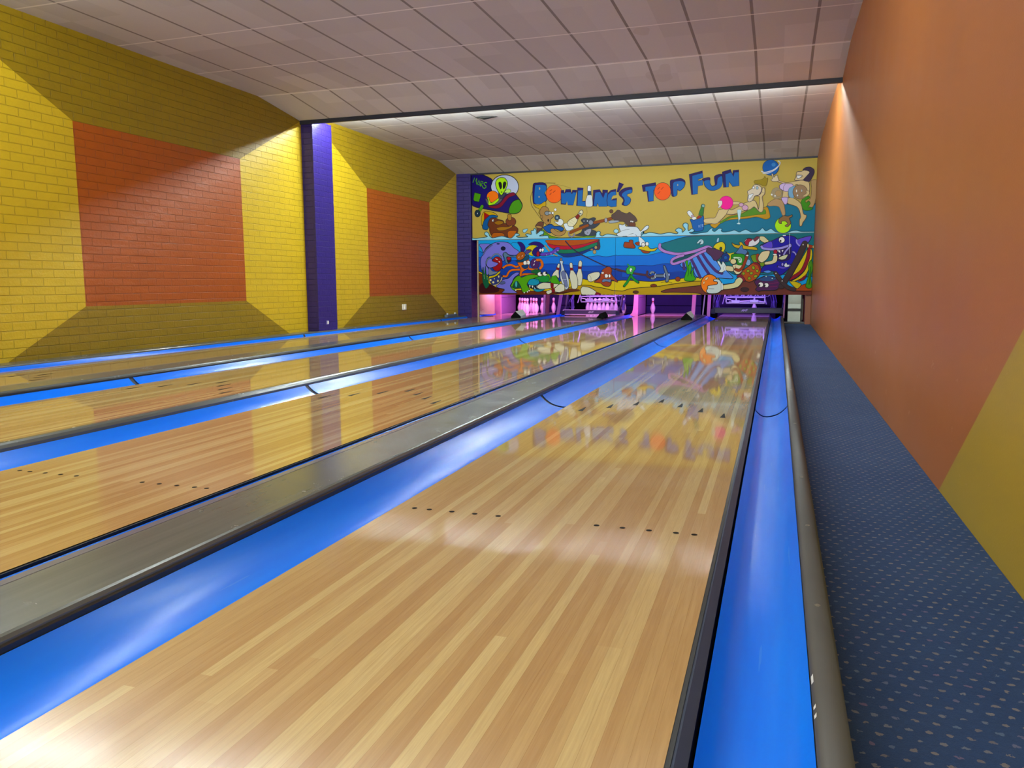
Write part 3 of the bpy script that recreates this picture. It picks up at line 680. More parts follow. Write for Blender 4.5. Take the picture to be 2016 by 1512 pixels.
0 0 220 200 152 96 76 80 8 : 206,2101 259,2194 294,2171 421,2228 537,2294 702,2343 763,2294 806,2165 817,2404 758,2426 835,2463 869,2580 909,2559 912,2460 866,2402 892,2262 887,2132 832,2112 726,2217 649,2170 474,2135 356,2089 297,2085
0 0 220 200 152 96 76 80 5 : 269,2334 438,2322 440,2275 271,2278
0 0 216 174 204 96 64 88 7 : 525,2264 521,2249 508,2237 491,2230 470,2231 452,2238 439,2252 434,2267 438,2283 450,2295 468,2301 488,2301 507,2293 520,2280
0 0 216 174 204 96 64 88 7 : 609,2206 604,2184 589,2166 566,2157 541,2158 518,2168 501,2187 495,2210 500,2233 515,2250 538,2260 563,2259 586,2248 603,2229
0 0 160 140 52 96 80 32 5 : 709,2716 825,2731 882,2758 900,2797 926,2756 960,2754 931,2617 868,2615 828,2641 721,2666
0 0 226 214 194 92 84 88 8 : 589,2522 666,2569 702,2632 770,2639 840,2591 844,2512 796,2442 729,2425 683,2339 615,2319 592,2372 603,2452
0 0 240 244 248 64 72 88 5 : 611,2446 703,2468 628,2371
0 0 244 248 250 64 72 88 5 : 721,2586 719,2576 713,2568 705,2564 695,2564 686,2569 680,2578 678,2588 679,2599 685,2607 694,2611 703,2610 712,2605 718,2597
0 0 168 200 220 64 72 88 5 : 789,2579 787,2566 782,2556 773,2550 764,2551 755,2557 749,2567 746,2580 748,2593 753,2603 762,2609 771,2608 780,2602 786,2592
0 2 92 84 88 20 20 28 5 : 870,2570 857,2501 912,2470
0 0 255 66 164 176 48 128 6 : 321,2310 309,2254 275,2210 223,2187 165,2188 112,2215 74,2262 59,2320 71,2376 106,2420 157,2443 215,2441 268,2414 306,2367
0 0 232 228 220 96 84 88 5 : 35,2354 105,2356 116,2303 89,2247 71,2229 34,2221 51,2268 31,2306
0 0 202 236 244 96 144 160 4 : 408,2168 483,2165 471,2065 464,1984 449,1975 451,1924 476,1905 462,1888 412,1895 407,1907 436,1925 434,1977 421,2066
0 0 46 104 186 44 60 96 7 : 1154,2947 1141,2884 1102,2834 1044,2808 977,2812 916,2843 873,2896 856,2961 868,3025 908,3074 967,3099 1033,3096 1094,3065 1137,3011
0 0 92 148 212 20 20 28 0 : 1094,3004 1091,2988 1081,2977 1066,2971 1049,2971 1033,2979 1022,2992 1018,3007 1021,3023 1031,3034 1046,3040 1063,3040 1079,3032 1090,3019
0 2 216 220 226 20 20 28 20 : 834,2896 898,2866 1050,2903 1152,2981 1174,3039 1130,3072
0 2 216 220 226 20 20 28 13 : 860,2848 975,2852 1098,2915 1171,3000
0 0 184 154 112 108 88 68 7 : 1749,2670 1851,2676 1870,2481 1831,2258 1779,2167 1682,2254 1753,2349 1764,2524
0 0 74 146 46 44 92 28 7 : 1586,2286 1622,2349 1714,2389 1734,2348 1661,2311 1672,2262 1727,2289 1750,2241 1713,2174 1798,2169 1762,2122 1650,2122 1588,2203
0 0 220 198 152 108 92 80 7 : 1143,2707 1298,2656 1449,2672 1570,2688 1703,2658 1728,2486 1676,2391 1620,2393 1671,2508 1498,2613 1443,2574 1351,2502 1345,2403 1356,2373 1242,2358 1247,2496 1188,2547 1176,2607 1251,2643 1154,2672
0 0 218 196 240 100 84 120 7 : 1185,2615 1251,2648 1308,2636 1403,2627 1426,2585 1333,2490 1256,2505 1187,2555
0 2 100 84 120 20 20 28 7 : 1289,2637 1253,2574 1256,2505
0 0 214 192 144 92 76 60 8 : 1328,2355 1413,2373 1510,2319 1588,2237 1635,2059 1693,2028 1677,1957 1631,1889 1614,1831 1576,1832 1570,1943 1590,2001 1555,2130 1495,2201 1336,2266
0 0 216 194 242 100 84 120 7 : 1221,2369 1339,2372 1324,2254 1275,2256
0 0 188 156 116 124 100 72 7 : 977,2273 1099,2353 1224,2329 1278,2228 1303,2059 1254,2039 1191,2192 1104,2224 998,2223
0 0 168 154 124 140 128 104 5 : 1234,2457 1226,2411 1199,2375 1160,2356 1115,2357 1074,2380 1044,2418 1032,2465 1041,2511 1067,2547 1107,2566 1152,2564 1193,2542 1222,2504
0 0 184 156 112 140 128 104 4 : 1220,2458 1215,2432 1200,2412 1177,2401 1151,2402 1128,2415 1111,2436 1105,2462 1109,2488 1125,2508 1147,2518 1173,2517 1196,2505 1213,2483
0 0 244 244 244 20 20 28 2 : 1060,2439 1059,2430 1054,2424 1048,2420 1040,2420 1033,2425 1028,2432 1026,2440 1027,2449 1032,2456 1038,2459 1046,2459 1053,2455 1058,2448
0 0 244 244 244 20 20 28 2 : 1122,2414 1120,2405 1116,2399 1109,2395 1101,2395 1094,2399 1089,2407 1087,2415 1088,2424 1093,2430 1100,2434 1108,2434 1115,2430 1120,2423
0 0 138 182 218 92 124 148 5 : 1350,2531 1424,2579 1500,2576 1441,2498 1446,2365 1363,2393
0 0 162 134 106 108 88 68 7 : 1692,2463 1681,2405 1647,2360 1595,2336 1536,2338 1482,2366 1443,2415 1428,2474 1439,2532 1474,2578 1526,2602 1584,2599 1638,2571 1676,2523
0 0 244 244 244 20 20 28 2 : 1507,2490 1506,2478 1503,2468 1498,2462 1492,2462 1486,2468 1482,2479 1480,2491 1481,2504 1484,2514 1489,2520 1495,2520 1501,2514 1505,2503
0 0 244 244 244 20 20 28 2 : 1529,2406 1528,2398 1524,2391 1518,2388 1511,2388 1505,2392 1500,2399 1499,2407 1500,2416 1504,2423 1510,2426 1516,2426 1523,2422 1527,2415
0 0 200 212 220 20 20 28 2 : 1599,2492 1598,2481 1595,2472 1591,2467 1586,2467 1581,2472 1578,2481 1576,2493 1577,2504 1580,2512 1584,2517 1589,2517 1594,2512 1597,2503
0 0 220 200 152 108 92 80 5 : 1610,2393 1674,2440 1663,2489 1710,2487 1730,2438 1686,2386 1620,2378
0 0 222 202 162 76 64 72 8 : 1487,2848 1564,2854 1637,2879 1725,2844 1644,2722 1617,2694 1457,2691 1473,2761
0 0 58 44 72 20 20 28 4 : 1591,2882 1636,2923 1719,2930 1788,2882 1797,2814 1749,2700 1712,2655 1608,2686 1645,2743 1714,2827 1676,2860
0 0 240 244 248 20 20 28 5 : 1493,2789 1585,2780 1531,2724 1495,2730
0 2 76 64 72 20 20 28 7 : 1499,2784 1605,2764 1531,2729
0 0 224 210 180 92 80 80 7 : 1024,2832 1053,2831 1067,2764 1102,2797 1135,2801 1143,2761 1165,2694 1058,2689 1016,2722 1046,2746
0 0 182 246 30 72 96 16 8 : 1414,1848 1403,1784 1365,1734 1308,1707 1244,1709 1185,1739 1143,1791 1127,1856 1139,1919 1177,1969 1234,1996 1298,1994 1356,1964 1398,1912
0 0 142 110 76 20 20 28 7 : 1190,1963 1274,2030 1360,2018 1430,2047 1429,2006 1383,1976 1413,1886 1358,1818 1308,1839 1356,1879 1306,1928 1240,1920 1243,1880 1200,1891
0 0 166 222 244 28 80 100 11 : -5260,1665 -5259,1748 -5132,1731 -5029,1743 -4914,1753 -4846,1771 -4903,1805 -4911,1848 -4868,1870 -4817,1835 -4798,1782 -4733,1737 -4642,1750 -4507,1770 -4395,1740 -4306,1722 -4239,1769 -4194,1820 -4128,1808 -4111,1777 -4183,1763 -4128,1734 -3973,1738 -3918,1747 -3973,1784 -3929,1809 -3841,1791 -3850,1864 -3795,1873 -3775,1919 -3732,1881 -3726,1799 -3645,1859 -3567,1847 -3577,1794 -3666,1755 -3536,1759 -3466,1752 -3439,1698 -3237,1670 -2996,1665 -2669,1684 -2450,1707 -2420,1789 -2379,1823 -2332,1802 -2347,1755 -2295,1724 -2192,1761 -2038,1738 -1956,1723 -1783,1699 -1500,1688 -1481,1757 -1450,1788 -1421,1760 -1439,1797 -1416,1748 -1309,1772 -1180,1752 -1081,1735 -914,1760 -767,1733 -738,1758 -790,1803 -731,1847 -660,1819 -651,1759 -592,1818 -636,1875 -635,1925 -587,1945 -540,1913 -541,1836 -526,1785 -469,1826 -416,1803 -437,1763 -515,1751 -428,1725 -285,1741 -161,1757 -106,1813 -50,1835 -60,1785 -10,1763 64,1820 125,1811 112,1771 143,1750 198,1748 307,1764 366,1780 456,1740 505,1759 583,1785 684,1734 772,1734 839,1761 896,1809 957,1748 1052,1790 1151,1723 1334,1704 1428,1736 1523,1746 1619,1722 1854,1718 1929,1706 1932,1637 1192,1654 309,1674 -2397,1577 -3349,1596
0 0 182 246 30 20 20 28 0 : 1415,1838 1403,1778 1365,1730 1309,1705 1244,1706 1186,1735 1144,1785 1127,1846 1139,1906 1177,1953 1234,1978 1298,1977 1357,1948 1398,1899
0 0 142 110 76 20 20 28 7 : 1190,1963 1274,2030 1360,2018 1430,2047 1429,2006 1383,1976 1413,1886 1358,1818 1308,1839 1356,1879 1306,1928 1240,1920 1243,1880 1200,1891
0 0 220 232 242 20 20 28 0 : -1967,1768 -1783,1724 -1642,1761 -1601,1730 -1579,1621 -1783,1714 -1884,1705 -1966,1726
1 1 18 162 238 20 20 28 0 : -5151,1732 -5164,460 1947,457 1895,1670 -3485,1696
1 0 14 114 224 12 68 136 9 : -5154,1451 -4926,1412 -4550,1389 -4179,1331 -3813,1300 -3574,1306 -3306,1319 -3039,1298 -2776,1328 -2601,1300 -2385,1318 -2213,1295 -2000,1321 -1977,1313 -1866,1319 -1661,1314 -1401,1314 -1246,1330 -1062,1368 -837,1314 -435,1308 -420,722 -1970,727 -2250,717 -3574,721 -5162,727
1 0 11 78 192 10 52 132 9 : -5155,1293 -4551,1250 -4088,1244 -3632,1204 -3574,1160 -3350,1162 -3038,1133 -2687,1108 -2340,1108 -1913,1104 -1975,1103 -1658,1099 -1449,1107 -1242,1100 -1037,1133 -884,1132 -579,1078 -571,722 -1970,727 -2250,717 -3574,721 -5162,727
1 0 12 60 164 10 52 132 6 : -5157,1116 -4552,1110 -3996,1052 -3542,1040 -3574,1023 -3038,1009 -2599,997 -2253,1003 -1886,983 -1866,873 -1550,891 -1238,910 -880,958 -577,961 -571,722 -1970,727 -2250,717 -3574,721 -5162,727
1 0 220 196 40 48 40 16 11 : -5177,1055 -5101,1036 -4982,982 -4817,902 -4554,725 -4182,636 -3304,763 -3001,847 -2702,837 -2597,816 -2337,806 -2079,792 -1883,804 -1865,805 -1549,796 -1257,774 -969,804 -594,842 -363,848 -244,854 -26,841 89,830 101,418 -1966,412 -5184,460
1 0 188 154 24 48 40 16 11 : -3071,609 -2895,694 -2719,706 -2553,701 -2422,667 -2249,641 -2077,599 -1880,582 -1819,591 -1672,632 -1296,663 -1069,683 -824,723 -522,763 -272,782 91,770 101,418 -1966,412 -3071,463
1 0 108 58 52 44 24 20 11 : -1057,570 -985,600 -863,631 -670,649 -469,671 -269,691 -22,710 150,707 556,764 857,804 1256,724 1553,631 1845,590 1941,590 1948,427 -49,422 -163,417 -265,526 -516,549 -821,557 -984,551
1 0 106 52 32 44 24 20 9 : -5178,993 -5092,983 -4983,943 -4818,743 -4611,646 -4368,601 -4090,601 -3814,583 -3460,583 -3303,549 -3080,557 -2947,579 -3124,531 -3393,506 -3483,462 -5184,460
1 0 16 162 236 20 20 28 5 : -4308,1584 -4243,1514 -4142,1443 -4087,1434 -4091,1528 -4160,1616 -4270,1627
1 0 138 136 226 20 20 28 8 : -5052,1590 -5000,1615 -4792,1606 -4887,1525 -4954,1430 -4991,1518
1 0 138 136 226 20 20 28 9 : -4969,1360 -4925,1465 -4811,1576 -4679,1636 -4530,1649 -4381,1630 -4308,1584 -4243,1514 -4142,1450 -4122,1400 -4198,1358 -4309,1359 -4373,1378 -4429,1422 -4485,1405 -4499,1362 -4476,1284 -4467,1240 -4514,1240 -4532,1336 -4625,1390 -4700,1374 -4747,1322 -4832,1323 -4890,1236 -4890,1149 -4825,1060 -4835,937 -4940,964 -4996,1053 -5016,1150 -5019,1256 -4993,1343
1 2 20 20 28 20 20 28 32 : -4962,1373 -4887,1486 -4736,1597
1 2 100 112 164 20 20 28 22 : -4962,1373 -4887,1486 -4736,1597
1 0 98 130 156 20 20 28 7 : -4485,1405 -4438,1422 -4373,1369 -4309,1340 -4189,1347 -4115,1400 -4133,1339 -4216,1315 -4309,1316 -4364,1299 -4393,1230 -4365,1185 -4402,1176 -4439,1213 -4457,1301 -4485,1345
1 0 42 20 40 20 20 28 4 : -4411,1326 -4309,1314 -4307,1229 -4374,1194 -4402,1248
1 0 168 44 60 20 20 28 3 : -4317,1286 -4322,1271 -4333,1260 -4351,1254 -4370,1254 -4387,1261 -4398,1272 -4403,1287 -4398,1301 -4386,1312 -4369,1319 -4350,1318 -4333,1312 -4321,1300
1 0 10 18 52 20 20 28 5 : -4435,1504 -4440,1486 -4455,1471 -4477,1463 -4501,1463 -4523,1472 -4538,1487 -4543,1506 -4537,1525 -4522,1540 -4501,1548 -4477,1547 -4455,1538 -4440,1523
1 0 28 36 80 20 20 28 3 : -4567,1606 -4571,1600 -4582,1596 -4597,1593 -4613,1594 -4628,1597 -4638,1602 -4642,1608 -4638,1614 -4628,1618 -4613,1621 -4596,1620 -4581,1618 -4571,1612
1 0 124 136 160 20 20 28 4 : -4815,1086 -4740,1016 -4609,1006 -4684,958 -4826,937
1 0 156 28 36 20 20 28 8 : -4509,1171 -4522,1102 -4556,1047 -4605,1017 -4659,1017 -4708,1048 -4742,1104 -4753,1173 -4741,1242 -4706,1297 -4657,1327 -4603,1327 -4554,1295 -4521,1240
1 0 138 136 226 20 20 28 8 : -4885,1210 -4833,1275 -4757,1296 -4739,1235 -4608,1188 -4664,1127 -4796,1091 -4862,1126
1 2 20 20 28 20 20 28 32 : -4885,1184 -4856,1271 -4757,1322
1 2 106 124 144 20 20 28 26 : -4885,1184 -4856,1271 -4757,1322
1 2 20 20 28 20 20 28 36 : -4738,1339 -4681,1382 -4606,1381 -4527,1302
1 2 124 136 160 20 20 28 29 : -4738,1339 -4681,1382 -4606,1381 -4527,1302
1 0 244 244 244 20 20 28 0 : -4617,1265 -4621,1263 -4630,1265 -4642,1268 -4654,1274 -4664,1280 -4670,1285 -4672,1289 -4667,1291 -4659,1290 -4647,1286 -4635,1280 -4625,1274 -4619,1269
1 0 244 244 244 20 20 28 0 : -4565,1206 -4569,1205 -4574,1207 -4581,1212 -4588,1218 -4592,1224 -4595,1230 -4594,1233 -4590,1234 -4584,1232 -4577,1227 -4571,1221 -4566,1215 -4564,1209
1 0 58 66 124 20 20 28 7 : -4808,858 -4647,901 -4562,962 -4514,891 -4563,804 -4648,725 -4733,706 -4808,796
1 0 220 220 168 20 20 28 3 : -4763,822 -4765,812 -4773,803 -4783,798 -4795,798 -4806,803 -4813,812 -4816,823 -4813,833 -4805,842 -4795,846 -4783,846 -4772,842 -4765,833
1 0 220 220 168 20 20 28 3 : -4697,774 -4700,763 -4707,754 -4718,750 -4729,750 -4740,754 -4747,763 -4750,774 -4747,784 -4740,793 -4729,798 -4717,798 -4707,793 -4700,784
1 0 220 220 168 20 20 28 3 : -4594,804 -4596,792 -4602,783 -4610,778 -4620,778 -4628,783 -4634,793 -4636,804 -4633,816 -4628,825 -4619,830 -4610,830 -4602,825 -4596,815
1 0 220 220 168 20 20 28 3 : -4577,900 -4579,889 -4584,880 -4591,875 -4600,875 -4607,880 -4612,889 -4614,901 -4612,912 -4607,921 -4599,926 -4591,926 -4584,921 -4578,912
1 0 220 220 168 20 20 28 3 : -4686,853 -4687,846 -4691,840 -4696,837 -4702,837 -4708,840 -4711,846 -4712,853 -4711,860 -4707,865 -4702,868 -4696,868 -4691,865 -4687,860
1 2 20 20 28 20 20 28 24 : -4733,706 -4630,725 -4554,795 -4514,891
1 2 216 204 160 20 20 28 17 : -4733,706 -4630,725 -4554,795 -4514,891
1 0 204 188 38 20 20 28 6 : -4822,902 -4684,936 -4571,1016 -4560,988 -4647,910 -4808,860
1 0 134 132 222 20 20 28 9 : -4512,821 -4451,845 -4367,864 -4292,933 -4199,985 -4121,980 -4153,932 -4237,872 -4293,759 -4330,698 -4284,628 -4182,553 -4201,536 -4518,544 -4471,593 -4480,628 -4611,654 -4658,697 -4611,725 -4535,804
1 0 90 100 144 20 20 28 6 : -4554,786 -4460,786 -4449,749 -4517,732 -4573,742
1 0 56 12 20 20 20 28 7 : -5047,673 -4989,753 -4818,743 -4705,690 -4597,628 -4612,575 -4763,547 -5029,549
1 0 16 90 60 20 20 28 6 : -4970,788 -4982,991 -4957,1114 -4931,903 -4908,1145 -4872,858 -4833,968 -4835,770 -4807,743 -4866,651 -4914,651
1 2 140 188 136 20 20 28 10 : -4940,938 -4931,850
1 2 140 188 136 20 20 28 10 : -4869,920 -4865,832
1 2 20 20 28 20 20 28 53 : -4501,1083 -4412,1135 -4310,1149 -4199,1105 -4134,1121
1 2 218 108 32 20 20 28 39 : -4501,1083 -4412,1135 -4310,1149 -4199,1105 -4134,1121
1 2 20 20 28 20 20 28 53 : -4502,909 -4413,906 -4366,986 -4292,1036 -4107,1045
1 2 218 108 32 20 20 28 39 : -4502,909 -4413,906 -4366,986 -4292,1036 -4107,1045
1 2 20 20 28 20 20 28 53 : -4089,919 -4015,944 -3905,944 -3759,930
1 2 218 108 32 20 20 28 39 : -4089,919 -4015,944 -3905,944 -3759,930
1 2 20 20 28 20 20 28 53 : -3914,1069 -3814,1044 -3705,1041
1 2 218 108 32 20 20 28 39 : -3914,1069 -3814,1044 -3705,1041
1 0 218 108 32 20 20 28 7 : -4161,1200 -4033,1208 -3914,1276 -3894,1155 -3905,1069 -3996,1025 -4052,984 -4068,897 -4116,904 -4107,1001 -4097,1071 -4134,1140
1 0 44 26 112 20 20 28 7 : -4160,1633 -4059,1622 -3984,1526 -4012,1432 -4083,1442 -4096,1528
1 0 18 76 108 20 20 28 6 : -4194,1245 -4060,1252 -3968,1346 -3904,1353 -3903,1276 -3996,1224 -4106,1208 -4184,1217
1 0 92 76 140 20 20 28 6 : -3996,1423 -3904,1482 -3848,1455 -3930,1388 -3950,1352
1 2 20 20 28 20 20 28 32 : -3932,1457 -3886,1477 -3854,1438
1 2 108 52 32 20 20 28 26 : -3932,1457 -3886,1477 -3854,1438
1 0 172 100 60 20 20 28 7 : -4000,1407 -3985,1374 -3991,1334 -4016,1295 -4055,1265 -4101,1249 -4144,1251 -4176,1270 -4190,1303 -4184,1343 -4159,1382 -4119,1413 -4074,1428 -4031,1426
1 2 80 44 28 20 20 28 6 : -4134,1296 -4046,1390
1 0 240 232 216 20 20 28 0 : -4112,1326 -4112,1324 -4114,1319 -4118,1313 -4123,1307 -4128,1303 -4133,1300 -4136,1300 -4137,1303 -4135,1308 -4131,1314 -4126,1320 -4120,1324 -4115,1327
1 0 240 232 216 20 20 28 0 : -4039,1351 -4038,1348 -4040,1344 -4044,1338 -4049,1332 -4055,1327 -4060,1325 -4063,1325 -4063,1328 -4061,1333 -4057,1339 -4052,1344 -4047,1349 -4042,1351
1 0 244 244 236 20 20 28 6 : -3946,1186 -3950,1165 -3961,1149 -3978,1140 -3996,1140 -4013,1149 -4024,1166 -4028,1187 -4024,1207 -4013,1224 -3996,1233 -3978,1232 -3961,1223 -3950,1206
1 0 244 244 236 20 20 28 6 : -3874,1194 -3877,1174 -3888,1159 -3903,1150 -3921,1150 -3936,1159 -3947,1175 -3950,1195 -3946,1214 -3936,1229 -3920,1238 -3903,1238 -3888,1229 -3877,1213
1 0 16 16 16 20 20 28 0 : -3946,1192 -3947,1189 -3949,1186 -3953,1184 -3957,1184 -3961,1186 -3963,1189 -3964,1192 -3963,1195 -3961,1198 -3957,1200 -3953,1200 -3949,1198 -3947,1195
1 0 16 16 16 20 20 28 0 : -3921,1192 -3922,1188 -3925,1186 -3928,1184 -3932,1184 -3936,1186 -3938,1188 -3939,1192 -3938,1195 -3936,1198 -3932,1199 -3928,1199 -3924,1198 -3922,1195
1 0 20 60 108 20 20 28 6 : -4060,1138 -3914,1145 -3930,1078 -3996,1059 -4051,1095
1 0 76 42 98 20 20 28 7 : -3662,1170 -3672,1123 -3700,1086 -3741,1066 -3786,1066 -3827,1087 -3855,1125 -3865,1172 -3855,1219 -3827,1256 -3786,1276 -3741,1275 -3700,1254 -3672,1216
1 2 20 20 28 20 20 28 66 : -3714,1247 -3641,1238 -3600,1169 -3605,1117 -3641,1071
1 2 216 116 60 20 20 28 53 : -3714,1247 -3641,1238 -3600,1169 -3605,1117 -3641,1071
1 0 108 44 24 20 20 28 0 : -3632,1216 -3636,1211 -3646,1207 -3660,1205 -3676,1205 -3691,1208 -3701,1212 -3705,1217 -3701,1222 -3691,1227 -3676,1229 -3660,1228 -3646,1226 -3636,1222
1 0 240 240 240 20 20 28 0 : -3761,1218 -3767,1211 -3773,1205 -3778,1203 -3781,1205 -3782,1210 -3780,1218 -3775,1226 -3769,1234 -3763,1240 -3758,1242 -3755,1240 -3754,1235 -3757,1227
1 0 240 240 240 20 20 28 0 : -3779,1146 -3785,1138 -3791,1132 -3796,1130 -3799,1132 -3800,1137 -3798,1145 -3793,1153 -3787,1161 -3781,1167 -3776,1169 -3773,1167 -3773,1162 -3775,1154
1 0 212 196 34 20 20 28 6 : -3973,1475 -3904,1542 -3813,1566 -3718,1547 -3795,1472 -3831,1412 -3809,1333 -3913,1377 -3839,1438 -3868,1473
1 0 42 26 108 20 20 28 6 : -3913,1581 -3786,1636 -3650,1616 -3556,1536 -3610,1494 -3632,1341 -3759,1324 -3827,1412 -3777,1497 -3686,1538 -3795,1566
1 0 156 36 52 20 20 28 4 : -3661,1375 -3665,1351 -3674,1331 -3688,1321 -3703,1321 -3717,1332 -3726,1352 -3730,1376 -3726,1401 -3717,1420 -3703,1431 -3688,1431 -3674,1420 -3665,1400
1 0 244 244 244 20 20 28 5 : -3614,1451 -3617,1436 -3624,1424 -3635,1417 -3647,1417 -3658,1424 -3666,1437 -3668,1452 -3666,1468 -3658,1480 -3647,1487 -3635,1487 -3624,1480 -3617,1467
1 0 244 244 244 20 20 28 5 : -3560,1455 -3563,1439 -3571,1426 -3583,1419 -3595,1419 -3607,1426 -3615,1439 -3618,1456 -3615,1472 -3607,1485 -3595,1492 -3583,1492 -3571,1484 -3563,1471
1 0 16 16 16 20 20 28 0 : -3620,1439 -3620,1434 -3623,1431 -3626,1429 -3630,1429 -3633,1431 -3635,1435 -3636,1439 -3635,1443 -3633,1447 -3630,1449 -3626,1449 -3623,1447 -3620,1443
1 0 16 16 16 20 20 28 0 : -3566,1438 -3566,1433 -3569,1430 -3572,1428 -3575,1428 -3579,1430 -3581,1434 -3582,1438 -3581,1443 -3579,1446 -3576,1448 -3572,1448 -3569,1446 -3566,1442
1 0 180 92 52 20 20 28 6 : -3525,1663 -3307,1662 -2865,1653 -2354,1657 -2690,1557 -3085,1534 -3449,1580
1 0 180 52 68 20 20 28 5 : -3489,1590 -3306,1552 -3085,1533 -2690,1564 -2363,1647 -2405,1598 -2777,1478 -3128,1458 -3386,1490
1 0 28 116 84 20 20 28 5 : -3382,1490 -3128,1456 -2794,1478 -2405,1598 -2396,1538 -2776,1402 -3128,1374 -3270,1403
1 0 22 50 124 20 20 28 6 : -3279,1403 -3128,1374 -2776,1402 -2396,1538 -2367,1651 -2345,1462 -2559,1424 -2776,1335 -3039,1296 -3199,1341
1 0 60 44 60 20 20 28 4 : -2401,1598 -2363,1647 -2345,1462 -2412,1440 -2396,1538
1 2 20 20 28 20 20 28 39 : -3543,1557 -3440,1427
1 2 176 148 104 20 20 28 31 : -3543,1557 -3440,1427
1 2 20 20 28 20 20 28 26 : -3355,1362 -3261,1327
1 2 176 148 104 20 20 28 19 : -3355,1362 -3261,1327
1 2 44 36 64 20 20 28 24 : -3094,1641 -2952,1491 -2776,1370 -2558,1258 -2254,1116 -2082,1051 -1860,983
1 0 176 152 104 20 20 28 5 : -2399,1489 -2402,1475 -2410,1463 -2423,1457 -2437,1457 -2449,1464 -2458,1476 -2461,1490 -2458,1505 -2450,1516 -2437,1523 -2423,1522 -2411,1516 -2402,1504
1 0 176 152 104 20 20 28 5 : -2420,1398 -2424,1379 -2434,1364 -2448,1356 -2464,1356 -2479,1365 -2489,1380 -2493,1399 -2490,1418 -2480,1433 -2465,1441 -2449,1441 -2434,1432 -2424,1417
1 0 160 136 88 20 20 28 4 : -2485,1449 -2488,1440 -2496,1434 -2509,1430 -2523,1430 -2535,1434 -2544,1441 -2547,1450 -2544,1459 -2535,1466 -2523,1469 -2509,1469 -2497,1465 -2488,1458
1 0 108 84 186 20 20 28 6 : -3629,1392 -3413,1418 -3279,1509 -3213,1496 -3235,1443 -3350,1377 -3485,1337 -3629,1332
1 0 156 136 220 20 20 28 4 : -3479,1351 -3481,1343 -3488,1337 -3497,1333 -3508,1333 -3517,1337 -3524,1344 -3526,1352 -3524,1360 -3517,1366 -3508,1370 -3497,1370 -3488,1366 -3482,1359
1 0 156 136 220 20 20 28 4 : -3381,1371 -3383,1363 -3389,1356 -3399,1353 -3409,1353 -3418,1357 -3425,1363 -3427,1372 -3425,1380 -3418,1386 -3409,1390 -3399,1389 -3389,1386 -3383,1379
1 0 156 136 220 20 20 28 4 : -3292,1404 -3294,1395 -3300,1389 -3310,1386 -3320,1386 -3329,1390 -3336,1396 -3338,1404 -3336,1412 -3329,1419 -3320,1422 -3310,1422 -3300,1418 -3294,1412
1 0 156 136 220 20 20 28 4 : -3229,1441 -3232,1433 -3238,1426 -3247,1423 -3258,1423 -3267,1427 -3273,1433 -3276,1441 -3273,1450 -3267,1456 -3258,1459 -3247,1459 -3238,1455 -3232,1449
1 0 220 220 196 20 20 28 8 : -3265,1122 -3243,1165 -3211,1156 -3214,1096 -3231,977 -3222,891 -3242,853 -3295,909 -3383,901 -3340,986 -3287,1037
1 1 124 24 32 20 20 28 3 : -3283,1090 -3214,1071 -3228,1018 -3289,1044
1 0 202 214 226 20 20 28 8 : -3212,1222 -3136,1214 -3145,1147 -3100,1019 -3037,924 -3004,788 -3016,650 -3080,615 -3152,735 -3197,855 -3199,977 -3180,1036 -3189,1147
1 0 140 116 100 20 20 28 6 : -3158,1253 -3160,1240 -3166,1229 -3175,1223 -3186,1224 -3195,1230 -3201,1240 -3204,1254 -3202,1267 -3195,1277 -3186,1283 -3176,1283 -3166,1277 -3160,1266
1 0 116 124 166 20 20 28 6 : -3180,975 -3100,1010 -3071,891 -3034,694 -3079,667 -3134,806
1 2 216 224 236 20 20 28 7 : -3152,818 -3046,839
1 0 220 220 196 20 20 28 8 : -2801,1176 -2762,1227 -2720,1176 -2737,1041 -2710,905 -2718,787 -2743,709 -2808,705 -2836,838 -2845,923 -2809,1024
1 1 124 24 32 20 20 28 3 : -2804,1102 -2732,1096 -2737,1042 -2805,1048
1 0 220 220 196 20 20 28 8 : -2996,1153 -2964,1183 -2931,1153 -2918,1034 -2859,940 -2814,821 -2815,676 -2859,624 -2931,624 -2967,762 -2995,890 -2978,1009
1 1 124 24 32 20 20 28 3 : -2987,1077 -2919,1073 -2912,1015 -2981,1016
1 0 220 220 196 20 20 28 9 : -2749,617 -2710,678 -2613,669 -2509,633 -2412,566 -2429,498 -2700,498 -2744,557
1 0 124 24 32 20 20 28 4 : -2412,559 -2312,523 -2338,481 -2433,489
1 0 28 92 52 20 20 28 5 : -3859,991 -3759,1050 -3632,1015 -3705,946
1 0 84 164 20 20 20 28 9 : -4288,748 -4255,820 -4181,898 -4107,915 -4068,880 -3905,931 -3723,934 -3682,894 -3777,859 -3905,790 -3942,721 -3883,608 -3997,544 -4053,573 -4089,687 -4135,722 -4219,669 -4316,687
1 0 16 76 60 20 20 28 5 : -4274,678 -4218,785 -4154,791 -4087,669 -4219,643
1 0 92 180 184 20 20 28 3 : -4165,732 -4168,704 -4175,681 -4185,668 -4197,668 -4207,681 -4214,704 -4217,732 -4214,761 -4207,783 -4196,796 -4185,796 -4174,783 -4167,761
1 0 84 164 20 20 20 28 5 : -4307,670 -4217,634 -4228,599 -4284,626
1 0 244 244 240 20 20 28 3 : -3992,549 -3993,541 -3998,535 -4003,532 -4010,532 -4016,535 -4020,541 -4021,549 -4020,556 -4016,562 -4010,566 -4003,566 -3997,562 -3993,556
1 0 244 244 240 20 20 28 3 : -3918,566 -3920,559 -3924,553 -3930,549 -3936,549 -3942,553 -3946,559 -3948,566 -3946,574 -3942,580 -3936,583 -3930,583 -3924,580 -3920,574
